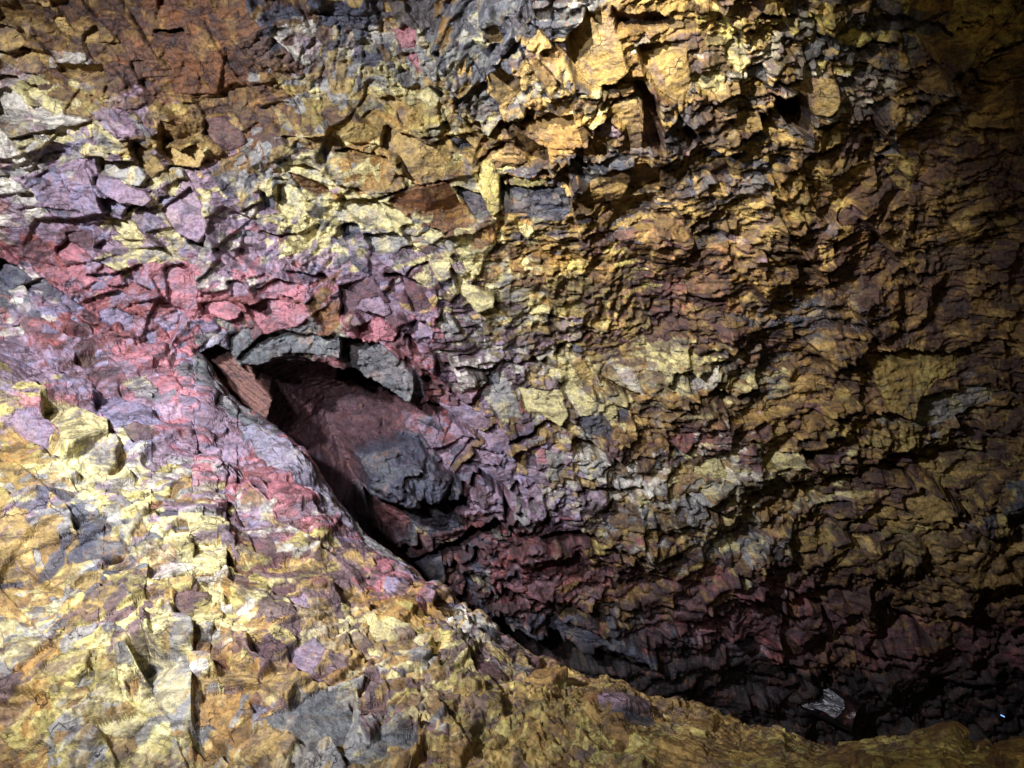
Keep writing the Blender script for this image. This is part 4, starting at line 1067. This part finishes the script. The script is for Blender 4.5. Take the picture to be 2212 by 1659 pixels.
# ------------------------------------------------------------------ a glowing capsule for the tiny blue streak far back in the pit
def blue_light():
    iu, iv = int(np.argmin(abs(uu - 2145))), int(np.argmin(abs(vv - 1493)))
    p = Wl.P[iv, iu] + Wl.N[iv, iu] * (Wl.d[iv, iu] + 0.05)
    m = bpy.data.materials.new("blue_glow")
    m.use_nodes = True
    bs = m.node_tree.nodes["Principled BSDF"]
    bs.inputs["Base Color"].default_value = (0.05, 0.1, 0.3, 1)
    bs.inputs["Emission Color"].default_value = (0.25, 0.5, 1.0, 1)
    bs.inputs["Emission Strength"].default_value = 1.6
    L, R = 0.038, 0.009
    prof = [(-L, 0.0), (-L, R * 0.7), (-L * 0.8, R), (L * 0.8, R), (L, R * 0.7), (L, 0.0)]
    vs_, fs_ = [], []
    for x, r in prof:
        for k in range(8):
            t = k * math.pi / 4
            vs_.append((x, r * math.cos(t), r * math.sin(t)))
    for i in range(len(prof) - 1):
        for k in range(8):
            fs_.append((i * 8 + k, i * 8 + (k + 1) % 8, (i + 1) * 8 + (k + 1) % 8, (i + 1) * 8 + k))
    me = bpy.data.meshes.new("blue_streak")
    me.from_pydata(vs_, [], fs_)
    me.materials.append(m)
    o = bpy.data.objects.new("blue_streak", me)
    o.location = p
    o.rotation_euler = (0, math.radians(28), 0)
    o['label'] = "tiny blue streak glowing alone in the black pit at the far right"
    o['category'] = "light"
    COL.objects.link(o)


blue_light()


# ------------------------------------------------------------------ wet black rock that glistens in the pit
def wet_rock(u, v, w, h, seed, name_label):
    iu, iv = int(np.argmin(abs(uu - u))), int(np.argmin(abs(vv - v)))
    y = float(Wl.P[iv, iu][1] - Wl.d[iv, iu] * 0 - 0.55)
    P0 = px_point(u, v, y)
    n = (LAMP - P0) / np.linalg.norm(LAMP - P0) - P0 / np.linalg.norm(P0)
    n /= np.linalg.norm(n)
    ta = np.cross(np.array([0, 0, 1.0]), n) * -1.0
    ta /= np.linalg.norm(ta)
    if ta[0] < 0:
        ta = -ta
    dip = math.radians(14)
    tb = np.cross(n, ta)
    if tb[2] < 0:
        tb = -tb
    ta, tb = ta * math.cos(dip) - tb * math.sin(dip), tb * math.cos(dip) + ta * math.sin(dip)
    na, nb = 150, 90
    A, B = np.meshgrid(np.linspace(-1, 1, na), np.linspace(1, -1, nb))
    x, z = A * w / 2, B * h / 2
    wob = fbm(x * 2.6 + seed, z * 4, 2, seed)
    ph = z * 11 + 2.6 * fbm(x * 3.4 + seed, z * 5, 4, seed + 4)
    st = ph - np.floor(ph)
    r = np.sqrt((A * 0.95) ** 2 + (B * 0.95) ** 2) + 0.30 * wob
    hgt = 0.012 * (1 - st) * (0.4 + st) + 0.006 * fbm(x * 3, z * 11, 2, seed + 8) + 0.02 * wob - 0.55 * np.clip(r - 0.72, 0, 1)
    Vt = P0 + x[..., None] * ta + z[..., None] * tb + hgt[..., None] * n
    idx = np.arange(na * nb).reshape(nb, na)
    q = np.stack([idx[:-1, :-1], idx[1:, :-1], idx[1:, 1:], idx[:-1, 1:]], -1).reshape(-1, 4)
    V3 = Vt.reshape(-1, 3)
    loc = V3.mean(0)
    nv = len(V3)
    c1 = np.tile(PAL[CODES.index('x')], (nv, 1)); c2 = np.tile(PAL[CODES.index('k')] * 0.4, (nv, 1))
    me = make_mesh('wet_rock', V3 - loc, q, c1, c2, (0.62 + 0.35 * fbm(x * 4 + 3, z * 9, 3, seed + 2)).ravel().astype(f32))
    for p in me.polygons:
        p.use_smooth = True
    o = bpy.data.objects.new('wet_rock', me)
    o.location = loc
    o['label'] = name_label; o['category'] = 'wet rock'
    COL.objects.link(o)


wet_rock(1765, 1508, 1.25, 0.55, 5, 'wet black rock glistening white in the dark pit at the lower right')
